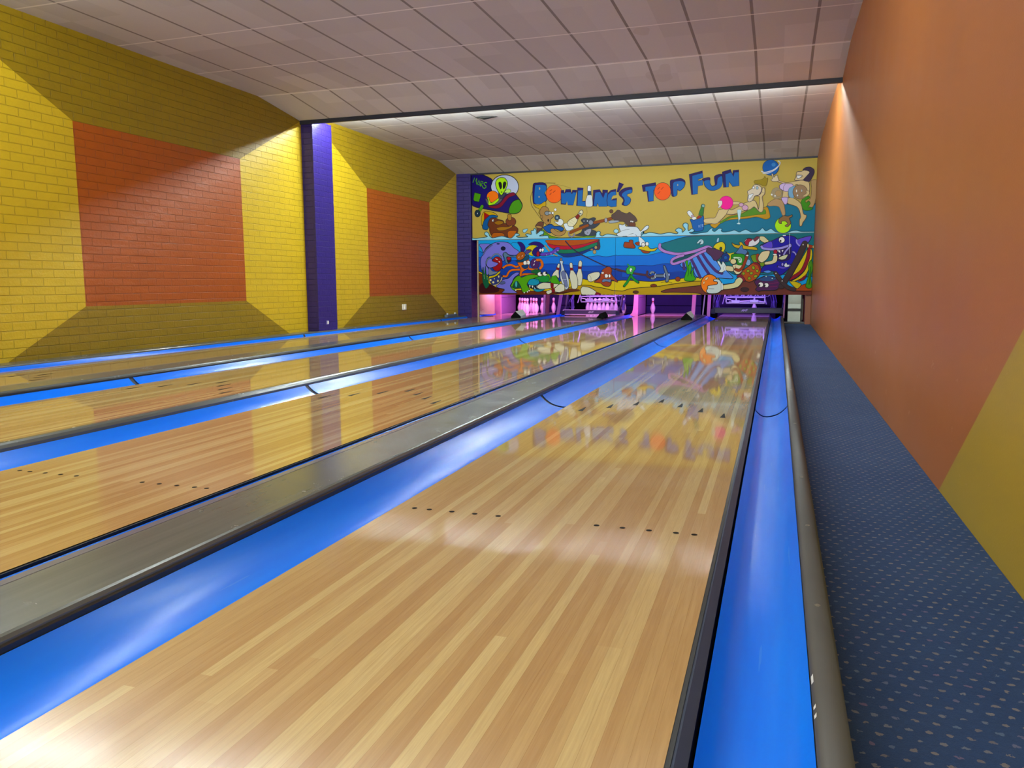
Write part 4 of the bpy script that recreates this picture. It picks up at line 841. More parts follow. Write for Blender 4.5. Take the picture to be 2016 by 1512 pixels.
1 0 244 244 240 20 20 28 3 : -3882,590 -3883,583 -3887,577 -3893,574 -3900,574 -3905,577 -3910,583 -3911,590 -3910,598 -3905,604 -3900,607 -3893,607 -3887,604 -3883,598
1 0 244 244 240 20 20 28 3 : -4186,601 -4187,594 -4191,588 -4197,584 -4204,584 -4210,588 -4214,594 -4215,601 -4214,609 -4210,615 -4204,618 -4197,618 -4191,615 -4187,609
1 0 84 164 20 20 20 28 7 : -3683,886 -3475,953 -3419,893 -3410,788 -3520,771 -3710,782
1 0 72 164 192 20 20 28 5 : -3466,824 -3470,802 -3483,784 -3501,774 -3521,774 -3539,784 -3551,802 -3556,825 -3551,847 -3539,865 -3521,875 -3501,875 -3483,865 -3470,847
1 1 68 158 20 20 20 28 7 : -3394,893 -3294,919 -3192,737 -3250,710 -3412,762
1 0 48 140 68 20 20 28 7 : -3777,850 -3632,903 -3456,893 -3456,788 -3632,772 -3686,815
1 0 16 32 48 20 20 28 4 : -3910,718 -3641,700 -3673,625 -3759,618 -3887,657
1 0 44 148 172 20 20 28 6 : -3809,627 -3664,618 -3537,626 -3632,573 -3741,570
1 1 244 244 240 20 20 28 3 : -3896,712 -3860,701 -3883,649
1 1 244 244 240 20 20 28 3 : -3841,703 -3800,698 -3814,644
1 1 244 244 240 20 20 28 3 : -3773,627 -3782,674 -3745,627
1 1 244 244 240 20 20 28 3 : -3727,698 -3691,694 -3714,635
1 1 244 244 240 20 20 28 3 : -3686,627 -3677,679 -3654,627
1 0 28 148 182 20 20 28 8 : -3928,753 -3869,837 -3759,843 -3686,825 -3664,756 -3723,712 -3814,703 -3905,721
1 2 12 76 96 20 20 28 7 : -3750,809 -3718,821 -3700,782
1 0 244 244 236 20 20 28 7 : -3596,946 -3601,927 -3616,912 -3638,904 -3662,904 -3684,913 -3699,928 -3705,946 -3699,965 -3684,980 -3662,988 -3638,988 -3616,979 -3601,964
1 0 244 244 236 20 20 28 7 : -3485,953 -3490,933 -3504,917 -3525,908 -3549,909 -3570,918 -3584,934 -3589,954 -3584,974 -3570,990 -3549,999 -3525,999 -3505,990 -3490,973
1 0 16 16 20 20 20 28 0 : -3596,958 -3598,947 -3604,937 -3613,932 -3623,932 -3632,937 -3639,947 -3641,959 -3639,971 -3633,980 -3623,986 -3613,985 -3604,980 -3598,970
1 0 16 16 20 20 20 28 0 : -3485,966 -3487,954 -3493,945 -3502,940 -3512,940 -3521,945 -3528,955 -3530,967 -3528,978 -3521,988 -3512,993 -3502,993 -3493,988 -3487,978
1 0 220 220 196 20 20 28 8 : -3574,765 -3412,755 -3340,740 -3241,729 -3248,684 -3348,659 -3483,633 -3655,625 -3710,668 -3683,720
1 0 124 24 32 20 20 28 3 : -3413,754 -3349,745 -3348,662 -3402,648
1 0 220 220 196 20 20 28 8 : -3330,626 -3214,729 -3125,722 -3096,660 -3114,581 -3214,556 -3321,573
1 0 220 220 196 20 20 28 8 : -3512,557 -3474,592 -3389,609 -3380,557 -3465,512
1 0 124 24 32 20 20 28 4 : -3389,635 -3335,643 -3312,592 -3330,549 -3380,556
1 0 92 50 34 20 20 28 3 : -3303,531 -3214,549 -3080,555 -2797,581 -2784,613 -3000,634 -3089,596
1 0 160 80 60 20 20 28 8 : -2296,1011 -2202,1077 -2125,1081 -2080,1018 -2087,926 -1960,791 -1976,765 -2079,815 -2094,733 -2144,679 -2249,690 -2323,749 -2453,767 -2432,794 -2337,859 -2321,944 -2252,969
1 0 220 220 196 20 20 28 8 : -2602,887 -2572,938 -2468,973 -2356,976 -2334,919 -2387,842 -2527,773 -2593,810
1 2 80 80 72 20 20 28 6 : -2563,921 -2524,853 -2527,781
1 0 228 216 208 20 20 28 4 : -2249,961 -2252,950 -2260,941 -2271,936 -2284,936 -2296,941 -2304,950 -2307,961 -2305,972 -2297,981 -2285,985 -2272,985 -2260,980 -2252,972
1 0 244 244 240 20 20 28 6 : -2161,897 -2164,880 -2175,866 -2191,858 -2209,858 -2224,866 -2236,880 -2240,898 -2236,915 -2225,929 -2209,937 -2192,937 -2176,929 -2165,915
1 0 244 244 240 20 20 28 6 : -2106,897 -2108,882 -2115,869 -2125,863 -2137,863 -2147,870 -2155,882 -2157,897 -2155,912 -2148,925 -2138,931 -2126,931 -2116,924 -2109,912
1 0 16 16 16 20 20 28 0 : -2220,893 -2221,888 -2224,884 -2228,882 -2232,882 -2236,884 -2239,888 -2240,894 -2240,899 -2237,903 -2233,905 -2228,905 -2224,903 -2221,898
1 0 16 16 16 20 20 28 0 : -2147,889 -2148,884 -2150,880 -2153,877 -2157,877 -2161,880 -2163,884 -2164,889 -2163,894 -2161,898 -2158,900 -2154,900 -2150,898 -2148,894
1 0 108 132 172 20 20 28 7 : -2294,791 -2251,835 -2165,826 -2103,834 -2111,765 -2199,782 -2267,766
1 0 224 234 242 20 20 28 6 : -1532,1693 -1459,1651 -1395,1568 -1487,1508 -1519,1550
1 0 156 76 54 20 20 28 9 : -1823,1587 -1728,1583 -1729,1626 -1656,1624 -1644,1562 -1599,1488 -1632,1458 -1832,1482
1 0 156 76 54 20 20 28 6 : -1613,1562 -1520,1591 -1519,1519 -1560,1520
1 0 156 76 54 20 20 28 7 : -1491,1431 -1392,1404 -1287,1392 -1329,1354 -1433,1362
1 0 220 196 36 20 20 28 9 : -1518,1486 -1435,1497 -1353,1506 -1300,1454 -1248,1441 -1144,1461 -1196,1399 -1309,1391 -1434,1413 -1530,1448
1 0 244 244 240 20 20 28 7 : -1396,1527 -1400,1507 -1411,1491 -1426,1483 -1444,1483 -1460,1492 -1471,1508 -1475,1528 -1472,1548 -1461,1564 -1445,1573 -1428,1572 -1412,1563 -1401,1547
1 0 244 244 240 20 20 28 7 : -1323,1541 -1326,1523 -1336,1509 -1350,1502 -1365,1502 -1380,1510 -1390,1524 -1394,1542 -1390,1560 -1381,1574 -1367,1582 -1351,1581 -1337,1573 -1327,1559
1 0 16 16 16 20 20 28 0 : -1435,1512 -1436,1508 -1438,1505 -1442,1504 -1445,1504 -1449,1505 -1451,1509 -1452,1513 -1451,1517 -1449,1520 -1446,1522 -1442,1521 -1439,1520 -1436,1516
1 0 32 112 124 24 60 80 11 : -733,1635 -543,1671 -246,1685 64,1697 340,1691 1894,1710 1928,894 1249,910 953,902 552,904 369,916 139,1086 -73,1298 -112,1473 -239,1433 -436,1376 -686,1350 -889,1374 -1023,1447 -1081,1529 -894,1588
1 0 112 160 244 20 20 28 9 : -681,1129 -532,1208 -237,1365 -139,1388 -37,1252 80,1131 265,959 366,829 89,840 -224,850 -364,883 -459,1086 -619,1048
1 2 20 20 28 20 20 28 55 : -462,1223 -368,1045 -274,853
1 2 76 50 112 20 20 28 47 : -462,1223 -368,1045 -274,853
1 2 20 20 28 20 20 28 55 : -345,1296 -230,1104 -86,892
1 2 76 50 112 20 20 28 47 : -345,1296 -230,1104 -86,892
1 2 20 20 28 20 20 28 55 : -257,1350 -133,1163 30,981 149,930
1 2 76 50 112 20 20 28 47 : -257,1350 -133,1163 30,981 149,930
1 2 20 20 28 20 20 28 55 : -611,1129 -598,1027
1 2 76 50 112 20 20 28 47 : -611,1129 -598,1027
1 2 20 20 28 20 20 28 66 : -1096,1526 -1095,1450 -991,1382 -787,1333 -635,1331 -436,1368 -259,1425 -151,1461 -81,1437
1 2 184 140 212 20 20 28 51 : -1096,1526 -1095,1450 -991,1382 -787,1333 -635,1331 -436,1368 -259,1425 -151,1461 -81,1437
1 0 30 76 92 20 20 28 6 : -829,1159 -754,1230 -604,1290 -376,1339 -533,1237 -632,1198
1 2 20 20 28 20 20 28 62 : -120,1408 -257,1360 -434,1268 -532,1217 -682,1168 -803,1131 -856,1157 -835,1221 -735,1270 -625,1301
1 2 184 140 212 20 20 28 47 : -120,1408 -257,1360 -434,1268 -532,1217 -682,1168 -803,1131 -856,1157 -835,1221 -735,1270 -625,1301
1 0 200 228 236 20 20 28 5 : -361,1537 -303,1606 -254,1610 -223,1565 -241,1520 -300,1511 -272,1566 -321,1537
1 2 12 44 60 20 20 28 7 : -321,1532 -292,1576 -253,1585
1 0 68 160 44 12 76 28 9 : -585,799 -568,925 -538,1027 -576,1169 -530,1193 -517,1077 -481,1172 -453,1046 -473,925 -418,1025 -407,1076 -413,924 -361,823 -442,781
1 2 12 92 28 20 20 28 13 : -524,1087 -506,965 -524,874
1 2 12 92 28 20 20 28 11 : -452,985 -444,874
1 2 20 20 28 20 20 28 43 : -1995,1035 -1814,987 -1614,944 -1363,909
1 2 76 46 64 20 20 28 36 : -1995,1035 -1814,987 -1614,944 -1363,909
1 2 20 20 28 20 20 28 49 : -1343,978 -1342,890 -1279,859 -1212,884
1 2 76 46 64 20 20 28 43 : -1343,978 -1342,890 -1279,859 -1212,884
1 2 20 20 28 20 20 28 47 : -1285,931 -1250,970 -1198,956
1 2 124 136 148 20 20 28 36 : -1285,931 -1250,970 -1198,956
1 2 20 20 28 20 20 28 47 : -1268,843 -1211,838 -1184,879
1 2 124 136 148 20 20 28 36 : -1268,843 -1211,838 -1184,879
1 1 108 124 144 20 20 28 9 : -1172,922 -987,920 -985,862 -1170,863
1 2 200 212 228 20 20 28 13 : -1167,940 -1185,899 -1170,848
1 2 200 212 228 20 20 28 13 : -977,954 -997,908 -980,857
1 0 110 126 148 20 20 28 9 : -1018,1092 -983,1092 -931,969 -887,897 -915,769 -968,770 -960,877 -993,990
1 0 164 180 234 20 20 28 4 : -879,912 -881,900 -886,890 -895,885 -904,885 -912,890 -918,900 -920,913 -918,925 -913,935 -905,941 -896,940 -887,935 -882,925
1 2 12 60 28 12 60 28 55 : -1687,903 -1748,778 -1821,685
1 2 44 140 60 12 60 28 38 : -1687,903 -1748,778 -1821,685
1 2 12 60 28 12 60 28 55 : -1687,903 -1617,824 -1527,759
1 2 44 140 60 12 60 28 38 : -1687,903 -1617,824 -1527,759
1 0 72 168 80 12 60 28 7 : -1783,997 -1763,1059 -1700,1100 -1611,1088 -1582,1045 -1625,980 -1655,913 -1698,934 -1761,934
1 2 12 60 28 12 60 28 28 : -1759,1142 -1705,1084
1 2 72 168 80 12 60 28 17 : -1759,1142 -1705,1084
1 0 240 244 240 20 20 28 6 : -1654,1016 -1656,998 -1664,984 -1676,976 -1689,976 -1701,984 -1709,999 -1713,1017 -1710,1035 -1702,1049 -1690,1057 -1677,1057 -1665,1049 -1657,1034
1 0 28 44 28 20 20 28 0 : -1663,1001 -1664,996 -1666,991 -1670,989 -1674,989 -1678,991 -1681,996 -1682,1001 -1681,1007 -1678,1011 -1675,1013 -1670,1013 -1667,1011 -1664,1006
1 2 64 52 28 20 20 28 7 : -1060,750 -989,770 -907,766 -830,749
1 0 144 68 44 20 20 28 7 : -669,824 -674,805 -687,789 -708,780 -730,780 -751,789 -765,805 -771,825 -766,845 -752,861 -732,869 -710,869 -689,860 -675,844
1 0 124 60 36 20 20 28 7 : -1142,693 -1149,681 -1167,671 -1193,665 -1223,665 -1249,671 -1268,681 -1275,694 -1268,706 -1250,716 -1224,722 -1194,722 -1168,716 -1149,706
1 0 94 54 34 20 20 28 7 : -1517,559 -1523,547 -1539,537 -1563,531 -1589,531 -1612,537 -1629,547 -1635,559 -1629,572 -1613,582 -1590,588 -1564,588 -1540,582 -1523,572
1 0 250 132 30 20 20 28 11 : 83,720 69,636 24,569 -43,531 -119,531 -189,569 -238,637 -257,721 -242,805 -197,872 -129,909 -54,909 15,871 64,804
1 0 251 216 160 20 20 28 5 : -183,822 -140,857 -110,852 -153,796
1 0 251 216 160 20 20 28 5 : -216,761 -187,776 -181,741 -205,716
1 0 220 204 28 20 20 28 9 : -36,1453 24,1524 125,1556 188,1513 197,1419 154,1345 69,1367 17,1420
1 0 40 64 44 20 20 28 6 : 139,1418 137,1402 130,1389 121,1382 110,1382 100,1389 92,1403 89,1419 91,1435 98,1448 108,1455 118,1455 129,1448 136,1434
1 0 184 220 240 20 20 28 4 : 28,1558 42,1625 72,1635 64,1557
1 0 78 44 80 20 20 28 8 : -77,1432 17,1414 131,1368 165,1326 74,1210 -8,1190 -72,1277 -168,1363 -139,1446
1 0 22 54 128 20 20 28 9 : 311,1246 303,1207 279,1177 244,1160 204,1161 167,1178 141,1209 131,1248 139,1287 163,1317 199,1334 239,1333 275,1315 301,1284
1 0 22 54 128 20 20 28 6 : 218,1189 213,1169 198,1153 176,1144 150,1144 128,1154 111,1170 105,1191 110,1211 125,1227 148,1236 173,1236 196,1227 212,1210
1 0 60 100 176 20 20 28 4 : 246,1241 243,1226 234,1214 220,1207 205,1207 190,1214 180,1227 176,1242 179,1258 189,1270 203,1276 218,1276 232,1269 242,1257
1 0 216 200 80 20 20 28 7 : 197,1367 275,1324 376,1343 338,1271 320,1188 269,1189 287,1272
1 0 204 172 40 20 20 28 9 : 322,1533 382,1499 473,1485 461,1536 512,1538 574,1475 775,1440 809,1380 637,1399 434,1423 352,1466
1 0 220 210 164 20 20 28 8 : 848,1644 927,1642 988,1589 1021,1548 941,1517 850,1580
1 0 228 228 236 20 20 28 9 : 560,1547 590,1598 649,1617 730,1595 798,1645 841,1623 843,1541 784,1479 675,1450 594,1482
1 0 160 44 68 20 20 28 6 : 572,1547 630,1609 713,1585 654,1543 636,1471 583,1495
1 0 108 52 68 20 20 28 6 : 730,1593 798,1647 841,1623 764,1551
1 0 54 50 164 20 20 28 10 : 869,1448 932,1509 1078,1557 1223,1625 1368,1654 1515,1609 1608,1455 1585,1294 1495,1132 1374,970 1250,887 1099,971 912,941 895,995 957,1077 1124,1116 1219,1187 1337,1175 1424,1215 1420,1317 1434,1448 1328,1410 1133,1393 986,1385
1 0 114 100 216 20 20 28 9 : 1536,1517 1555,1577 1794,1635 1742,1503 1599,1443
1 0 110 96 212 20 20 28 7 : 884,1446 942,1498 1069,1547 1095,1424 985,1403
1 2 168 160 236 20 20 28 25 : 1531,1573 1538,1507 1594,1445
1 0 40 20 92 20 20 28 6 : 1179,1218 1212,1381 1424,1448 1424,1215 1338,1165 1240,1156
1 0 212 218 180 20 20 28 7 : 1208,1218 1275,1260 1382,1287 1346,1206 1269,1184
1 1 244 244 244 20 20 28 3 : 1204,1340 1232,1381 1244,1319
1 1 244 244 244 20 20 28 3 : 1262,1370 1300,1374 1278,1329
1 1 244 244 244 20 20 28 3 : 1216,1289 1255,1278 1227,1248
1 1 244 244 244 20 20 28 3 : 1105,1362 1129,1370 1125,1342
1 1 244 244 244 20 20 28 3 : 1183,1376 1217,1376 1196,1340
1 2 20 20 28 20 20 28 54 : 882,1464 920,1412 1084,1391 1279,1419 1414,1467
1 2 168 160 236 20 20 28 40 : 882,1464 920,1412 1084,1391 1279,1419 1414,1467
1 0 168 160 236 20 20 28 7 : 1445,1458 1443,1442 1435,1428 1422,1421 1409,1421 1396,1429 1387,1443 1383,1459 1385,1476 1394,1489 1406,1497 1420,1496 1432,1489 1441,1475
1 2 20 20 28 20 20 28 40 : 1406,1429 1341,1348 1304,1278
1 2 168 160 236 20 20 28 29 : 1406,1429 1341,1348 1304,1278
1 0 244 244 244 20 20 28 8 : 1316,1567 1311,1542 1296,1522 1274,1511 1249,1511 1225,1523 1209,1544 1202,1570 1207,1595 1222,1615 1244,1626 1269,1626 1293,1614 1309,1593
1 0 16 16 16 20 20 28 0 : 1255,1548 1253,1539 1249,1532 1242,1529 1234,1529 1227,1533 1222,1540 1220,1549 1221,1558 1226,1565 1233,1569 1240,1568 1248,1564 1253,1557
1 2 240 240 248 20 20 28 16 : 1275,1652 1329,1653
1 0 168 160 236 20 20 28 6 : 1448,1336 1496,1346 1542,1294 1529,1254 1498,1305
1 2 20 20 28 20 20 28 42 : 1206,1059 1314,1027 1438,1082
1 2 114 100 216 20 20 28 31 : 1206,1059 1314,1027 1438,1082
1 0 232 236 240 20 20 28 7 : 1321,1083 1358,1134 1380,1093 1419,1092 1410,1052 1342,1044
1 0 168 160 236 20 20 28 6 : 1311,1096 1309,1082 1304,1072 1295,1066 1286,1066 1277,1072 1271,1083 1268,1096 1270,1109 1275,1120 1284,1126 1293,1126 1302,1120 1308,1109
1 0 112 160 244 20 20 28 7 : 936,962 1034,985 1092,952 1012,930
1 2 216 220 232 20 20 28 6 : 1398,1692 1409,1296
1 0 140 176 216 20 20 28 6 : 695,1142 691,1115 678,1094 658,1082 636,1082 615,1094 601,1116 595,1143 599,1170 612,1192 632,1203 654,1203 675,1191 689,1169
1 0 108 140 44 20 20 28 8 : 691,1266 770,1298 813,1275 847,1161 745,1150
1 2 20 20 28 20 20 28 60 : 820,1285 823,1202 865,1140
1 2 156 68 48 20 20 28 49 : 820,1285 823,1202 865,1140
1 0 108 140 44 20 20 28 7 : 866,1130 955,1139 947,1077 888,1065
1 0 224 212 172 20 20 28 9 : 832,1243 898,1345 1028,1366 1049,1322 1004,1210 915,1137 844,1169
1 0 224 212 172 20 20 28 9 : 964,1147 1092,1176 1120,1270 1189,1269 1183,1154 1095,1104 966,1095
1 0 164 52 68 20 20 28 6 : 1187,1341 1184,1323 1174,1309 1160,1301 1143,1301 1128,1310 1117,1324 1113,1342 1116,1360 1125,1374 1140,1381 1157,1381 1172,1373 1183,1358
1 0 240 240 240 20 20 28 4 : 1181,1288 1178,1281 1167,1275 1151,1272 1134,1272 1118,1276 1107,1282 1103,1289 1106,1296 1117,1301 1133,1304 1150,1304 1166,1301 1177,1295
1 0 172 86 48 20 20 28 10 : 511,926 549,988 648,1060 736,1131 817,1140 880,1057 884,933 806,818 678,756 575,805 472,884
1 2 20 20 28 20 20 28 38 : 746,1131 847,1088 881,974
1 2 140 44 52 20 20 28 29 : 746,1131 847,1088 881,974
1 0 140 164 34 20 20 28 6 : 775,1047 778,1031 776,1016 768,1006 756,1001 743,1004 731,1014 723,1028 719,1044 722,1059 730,1070 741,1074 754,1071 766,1062
1 0 140 164 34 20 20 28 6 : 678,987 680,974 676,962 667,952 654,947 641,949 630,955 622,966 621,979 625,991 634,1001 646,1006 660,1004 671,998
1 0 140 164 34 20 20 28 6 : 742,940 744,927 739,915 729,905 716,900 702,901 690,907 682,918 681,931 685,944 695,953 709,958 723,958 735,951
1 0 140 164 34 20 20 28 6 : 590,935 592,922 588,910 580,901 568,896 555,898 544,904 537,915 535,928 539,941 547,950 559,954 572,953 582,946
1 0 140 164 34 20 20 28 6 : 846,984 849,970 846,957 839,948 829,944 817,947 807,954 800,966 797,980 800,992 807,1002 817,1005 829,1003 839,995
1 0 140 164 34 20 20 28 6 : 705,841 708,827 704,814 695,804 682,800 669,801 657,808 649,820 647,834 651,847 660,857 673,862 686,860 698,853
1 0 140 164 34 20 20 28 6 : 832,885 833,872 827,858 815,848 799,842 783,842 769,848 761,858 760,871 766,885 778,895 794,901 810,901 824,895
1 0 92 124 174 20 20 28 8 : 402,1333 455,1409 513,1486 541,1408 597,1392 628,1345 580,1294 458,1309
1 0 228 218 180 20 20 28 10 : 355,1094 444,1114 525,1102 554,1009 491,924 430,909 372,974 350,1042
1 0 48 140 36 12 60 20 9 : 325,1301 458,1313 574,1286 568,1110 445,1099 419,1197 328,1198
1 0 204 234 204 12 60 20 7 : 367,1258 513,1240 524,1142 469,1139 441,1216 370,1217
1 2 16 16 16 20 20 28 10 : 456,1218 491,1227 488,1176 467,1181
1 2 20 20 28 20 20 28 63 : 623,1277 589,1164 542,1045 478,988 412,1010
1 2 142 64 44 20 20 28 49 : 623,1277 589,1164 542,1045 478,988 412,1010
1 0 60 44 44 20 20 28 4 : 653,1318 651,1308 646,1299 637,1294 627,1295 618,1299 612,1308 609,1319 611,1330 617,1338 626,1343 635,1343 644,1338 651,1329
1 0 240 240 240 20 20 28 4 : 649,1277 646,1270 640,1264 630,1261 620,1261 610,1265 603,1271 600,1278 603,1285 609,1291 619,1294 629,1293 639,1290 646,1284
1 0 228 214 166 20 20 28 9 : 420,1164 415,1141 399,1122 376,1112 350,1112 326,1123 309,1142 302,1165 307,1189 323,1208 347,1218 373,1217 397,1207 414,1188
1 2 44 32 24 20 20 28 9 : 399,1083 412,999
1 0 220 234 234 20 20 28 9 : 50,1160 90,1175 138,1107 159,1171 223,1085 205,991 148,947 86,969 122,1034
1 0 220 212 172 20 20 28 9 : 226,1080 356,1060 369,971 229,989
1 2 20 20 28 20 20 28 40 : 211,1080 200,1033 212,986
1 2 232 240 240 20 20 28 29 : 211,1080 200,1033 212,986
1 0 220 216 168 20 20 28 10 : 176,697 374,736 423,811 493,855 557,811 539,746 448,652 179,610
1 0 130 40 58 20 20 28 7 : 441,879 511,907 600,810 569,756 547,821 493,853 442,851
1 0 204 220 220 20 20 28 10 : -118,682 6,706 62,718 66,760 -7,782 2,816 85,815 140,760 166,665 155,602 64,536 -93,533 -147,581 -117,634
1 2 32 40 40 20 20 28 8 : -96,629 8,623
1 2 20 20 28 20 20 28 40 : 154,734 162,665 161,607
1 2 232 240 240 20 20 28 29 : 154,734 162,665 161,607
1 0 76 34 84 20 20 28 10 : 801,612 832,664 778,768 905,850 1013,880 1153,849 1267,766 1269,704 1184,599 914,589 865,568
1 0 60 82 132 20 20 28 4 : 857,809 1014,877 1186,826 1106,777 938,777
1 2 116 44 92 20 20 28 16 : 859,747 1059,725 1226,745
1 2 116 44 92 20 20 28 16 : 1071,663 1209,673
1 0 244 244 244 20 20 28 9 : 950,705 946,683 933,666 913,656 891,656 870,666 856,683 850,705 854,727 868,744 887,754 910,753 930,744 944,726
1 0 244 244 244 20 20 28 9 : 1051,694 1047,674 1035,659 1017,650 997,650 978,659 965,675 959,694 963,714 975,730 993,739 1014,739 1032,730 1046,714
1 0 16 16 16 20 20 28 0 : 890,697 889,688 884,680 877,676 869,676 862,681 857,688 854,697 856,706 861,713 868,717 876,717 883,713 888,706
1 0 16 16 16 20 20 28 0 : 991,689 990,680 986,673 980,669 973,669 966,673 961,680 960,689 961,698 965,705 971,709 978,709 985,705 990,698
1 0 200 236 232 20 20 28 4 : 1008,865 1007,859 1003,854 998,851 992,851 986,854 982,859 980,865 981,871 985,876 991,879 997,879 1002,876 1006,871
1 0 200 236 232 20 20 28 4 : 1123,826 1122,820 1119,815 1113,812 1107,812 1101,815 1097,820 1096,826 1097,832 1100,837 1106,840 1112,840 1118,837 1122,832
1 0 56 32 40 20 20 28 6 : 676,612 668,594 647,579 616,571 580,571 549,579 526,594 518,612 525,630 546,645 578,653 613,653 645,644 667,630
1 0 168 82 46 20 20 28 7 : 1553,631 1743,723 1871,661 1874,588 1555,585
1 0 208 188 42 20 20 28 8 : 1431,765 1509,775 1649,713 1592,629 1533,650
1 0 220 198 36 20 20 28 7 : 1713,1342 1476,872 1543,895 1681,1077 1746,1402
1 0 142 44 54 20 20 28 7 : 1746,1412 1794,1401 1775,1169 1685,965 1545,834 1428,783 1476,865 1626,986 1716,1211
1 0 220 198 36 20 20 28 7 : 1794,1401 1828,1288 1798,1068 1719,884 1569,783 1451,763 1584,844 1704,975 1783,1210
1 0 124 40 56 20 20 28 4 : 1736,896 1701,804 1587,764 1643,825
1 2 20 20 28 20 20 28 116 : 1683,1489 1587,1253 1444,949 1288,673
1 2 58 42 46 20 20 28 101 : 1683,1489 1587,1253 1444,949 1288,673
1 2 20 20 28 20 20 28 83 : 1165,931 1284,765 1406,652 1525,611
1 2 58 42 46 20 20 28 67 : 1165,931 1284,765 1406,652 1525,611
1 2 20 20 28 20 20 28 60 : 1762,1442 1825,1426
1 2 172 68 46 20 20 28 51 : 1762,1442 1825,1426
1 0 224 212 148 20 20 28 6 : 1760,1447 1759,1430 1755,1416 1748,1408 1740,1408 1733,1416 1728,1430 1725,1448 1726,1465 1730,1479 1737,1487 1745,1487 1752,1479 1757,1465
1 0 224 212 148 20 20 28 6 : 1854,1425 1853,1413 1849,1403 1844,1398 1837,1398 1830,1404 1826,1414 1824,1426 1825,1438 1829,1448 1834,1453 1841,1453 1848,1448 1852,1438
1 0 220 216 216 20 20 28 3 : 1666,1469 1665,1463 1662,1457 1657,1455 1651,1455 1646,1458 1642,1463 1641,1470 1642,1476 1645,1481 1650,1484 1655,1484 1661,1481 1664,1476
1 0 220 216 216 20 20 28 3 : 1188,922 1187,916 1184,910 1178,907 1173,908 1168,911 1164,916 1162,923 1163,929 1167,935 1172,938 1177,938 1183,935 1186,929
1 0 220 216 216 20 20 28 3 : 1308,776 1307,769 1304,764 1299,761 1293,761 1288,764 1284,769 1283,776 1284,782 1287,788 1292,791 1298,791 1303,788 1307,782
1 0 76 140 42 28 76 20 8 : 1731,677 1784,906 1763,1068 1811,1179 1851,1027 1815,865 1844,671 1795,629
1 2 28 92 28 20 20 28 16 : 1792,702 1803,906 1807,1048"""
X0U, X1U = -5.205, XR-.004
XSEAM = -2.015
ZU0, ZU1 = 1.70, 3.115
RECT = {'U': (X0U, X1U, ZU0, ZU1), 'A': (-5.065, XSEAM-.003, .505, ZU0-.012), 'B': (XSEAM+.003, XR-.004, .505, ZU0-.012)}
def clip(pts, r):
    for ax, lim, sg in ((0, r[0], 1), (0, r[1], -1), (1, r[2], 1), (1, r[3], -1)):
        out = []
        for i in range(len(pts)):
            p, q = pts[i-1], pts[i]
            ip, iq = (p[ax]-lim)*sg >= 0, (q[ax]-lim)*sg >= 0
            if ip != iq:
                k = (lim-p[ax])/(q[ax]-p[ax])
                out.append((p[0]+k*(q[0]-p[0]), p[1]+k*(q[1]-p[1])))
            if iq: out.append(q)
        pts = out
        if len(pts) < 3: return []
    return pts
def smooth(pts, closed):
    n = len(pts); out = []
    rng = range(n) if closed else range(n-1)
    for i in rng:
        if closed: p0, p1, p2, p3 = pts[i-1], pts[i], pts[(i+1) % n], pts[(i+2) % n]
        else: p0, p1, p2, p3 = pts[max(i-1, 0)], pts[i], pts[i+1], pts[min(i+2, n-1)]
        for t in (0, .25, .5, .75):
            o = []
            for a in (0, 1):
                m1, m2 = .42*(p2[a]-p0[a]), .42*(p3[a]-p1[a])
                t2, t3 = t*t, t*t*t
                o.append((2*t3-3*t2+1)*p1[a] + (t3-2*t2+t)*m1 + (-2*t3+3*t2)*p2[a] + (t3-t2)*m2)
            out.append(tuple(o))
    if not closed: out.append(pts[-1])
    return out
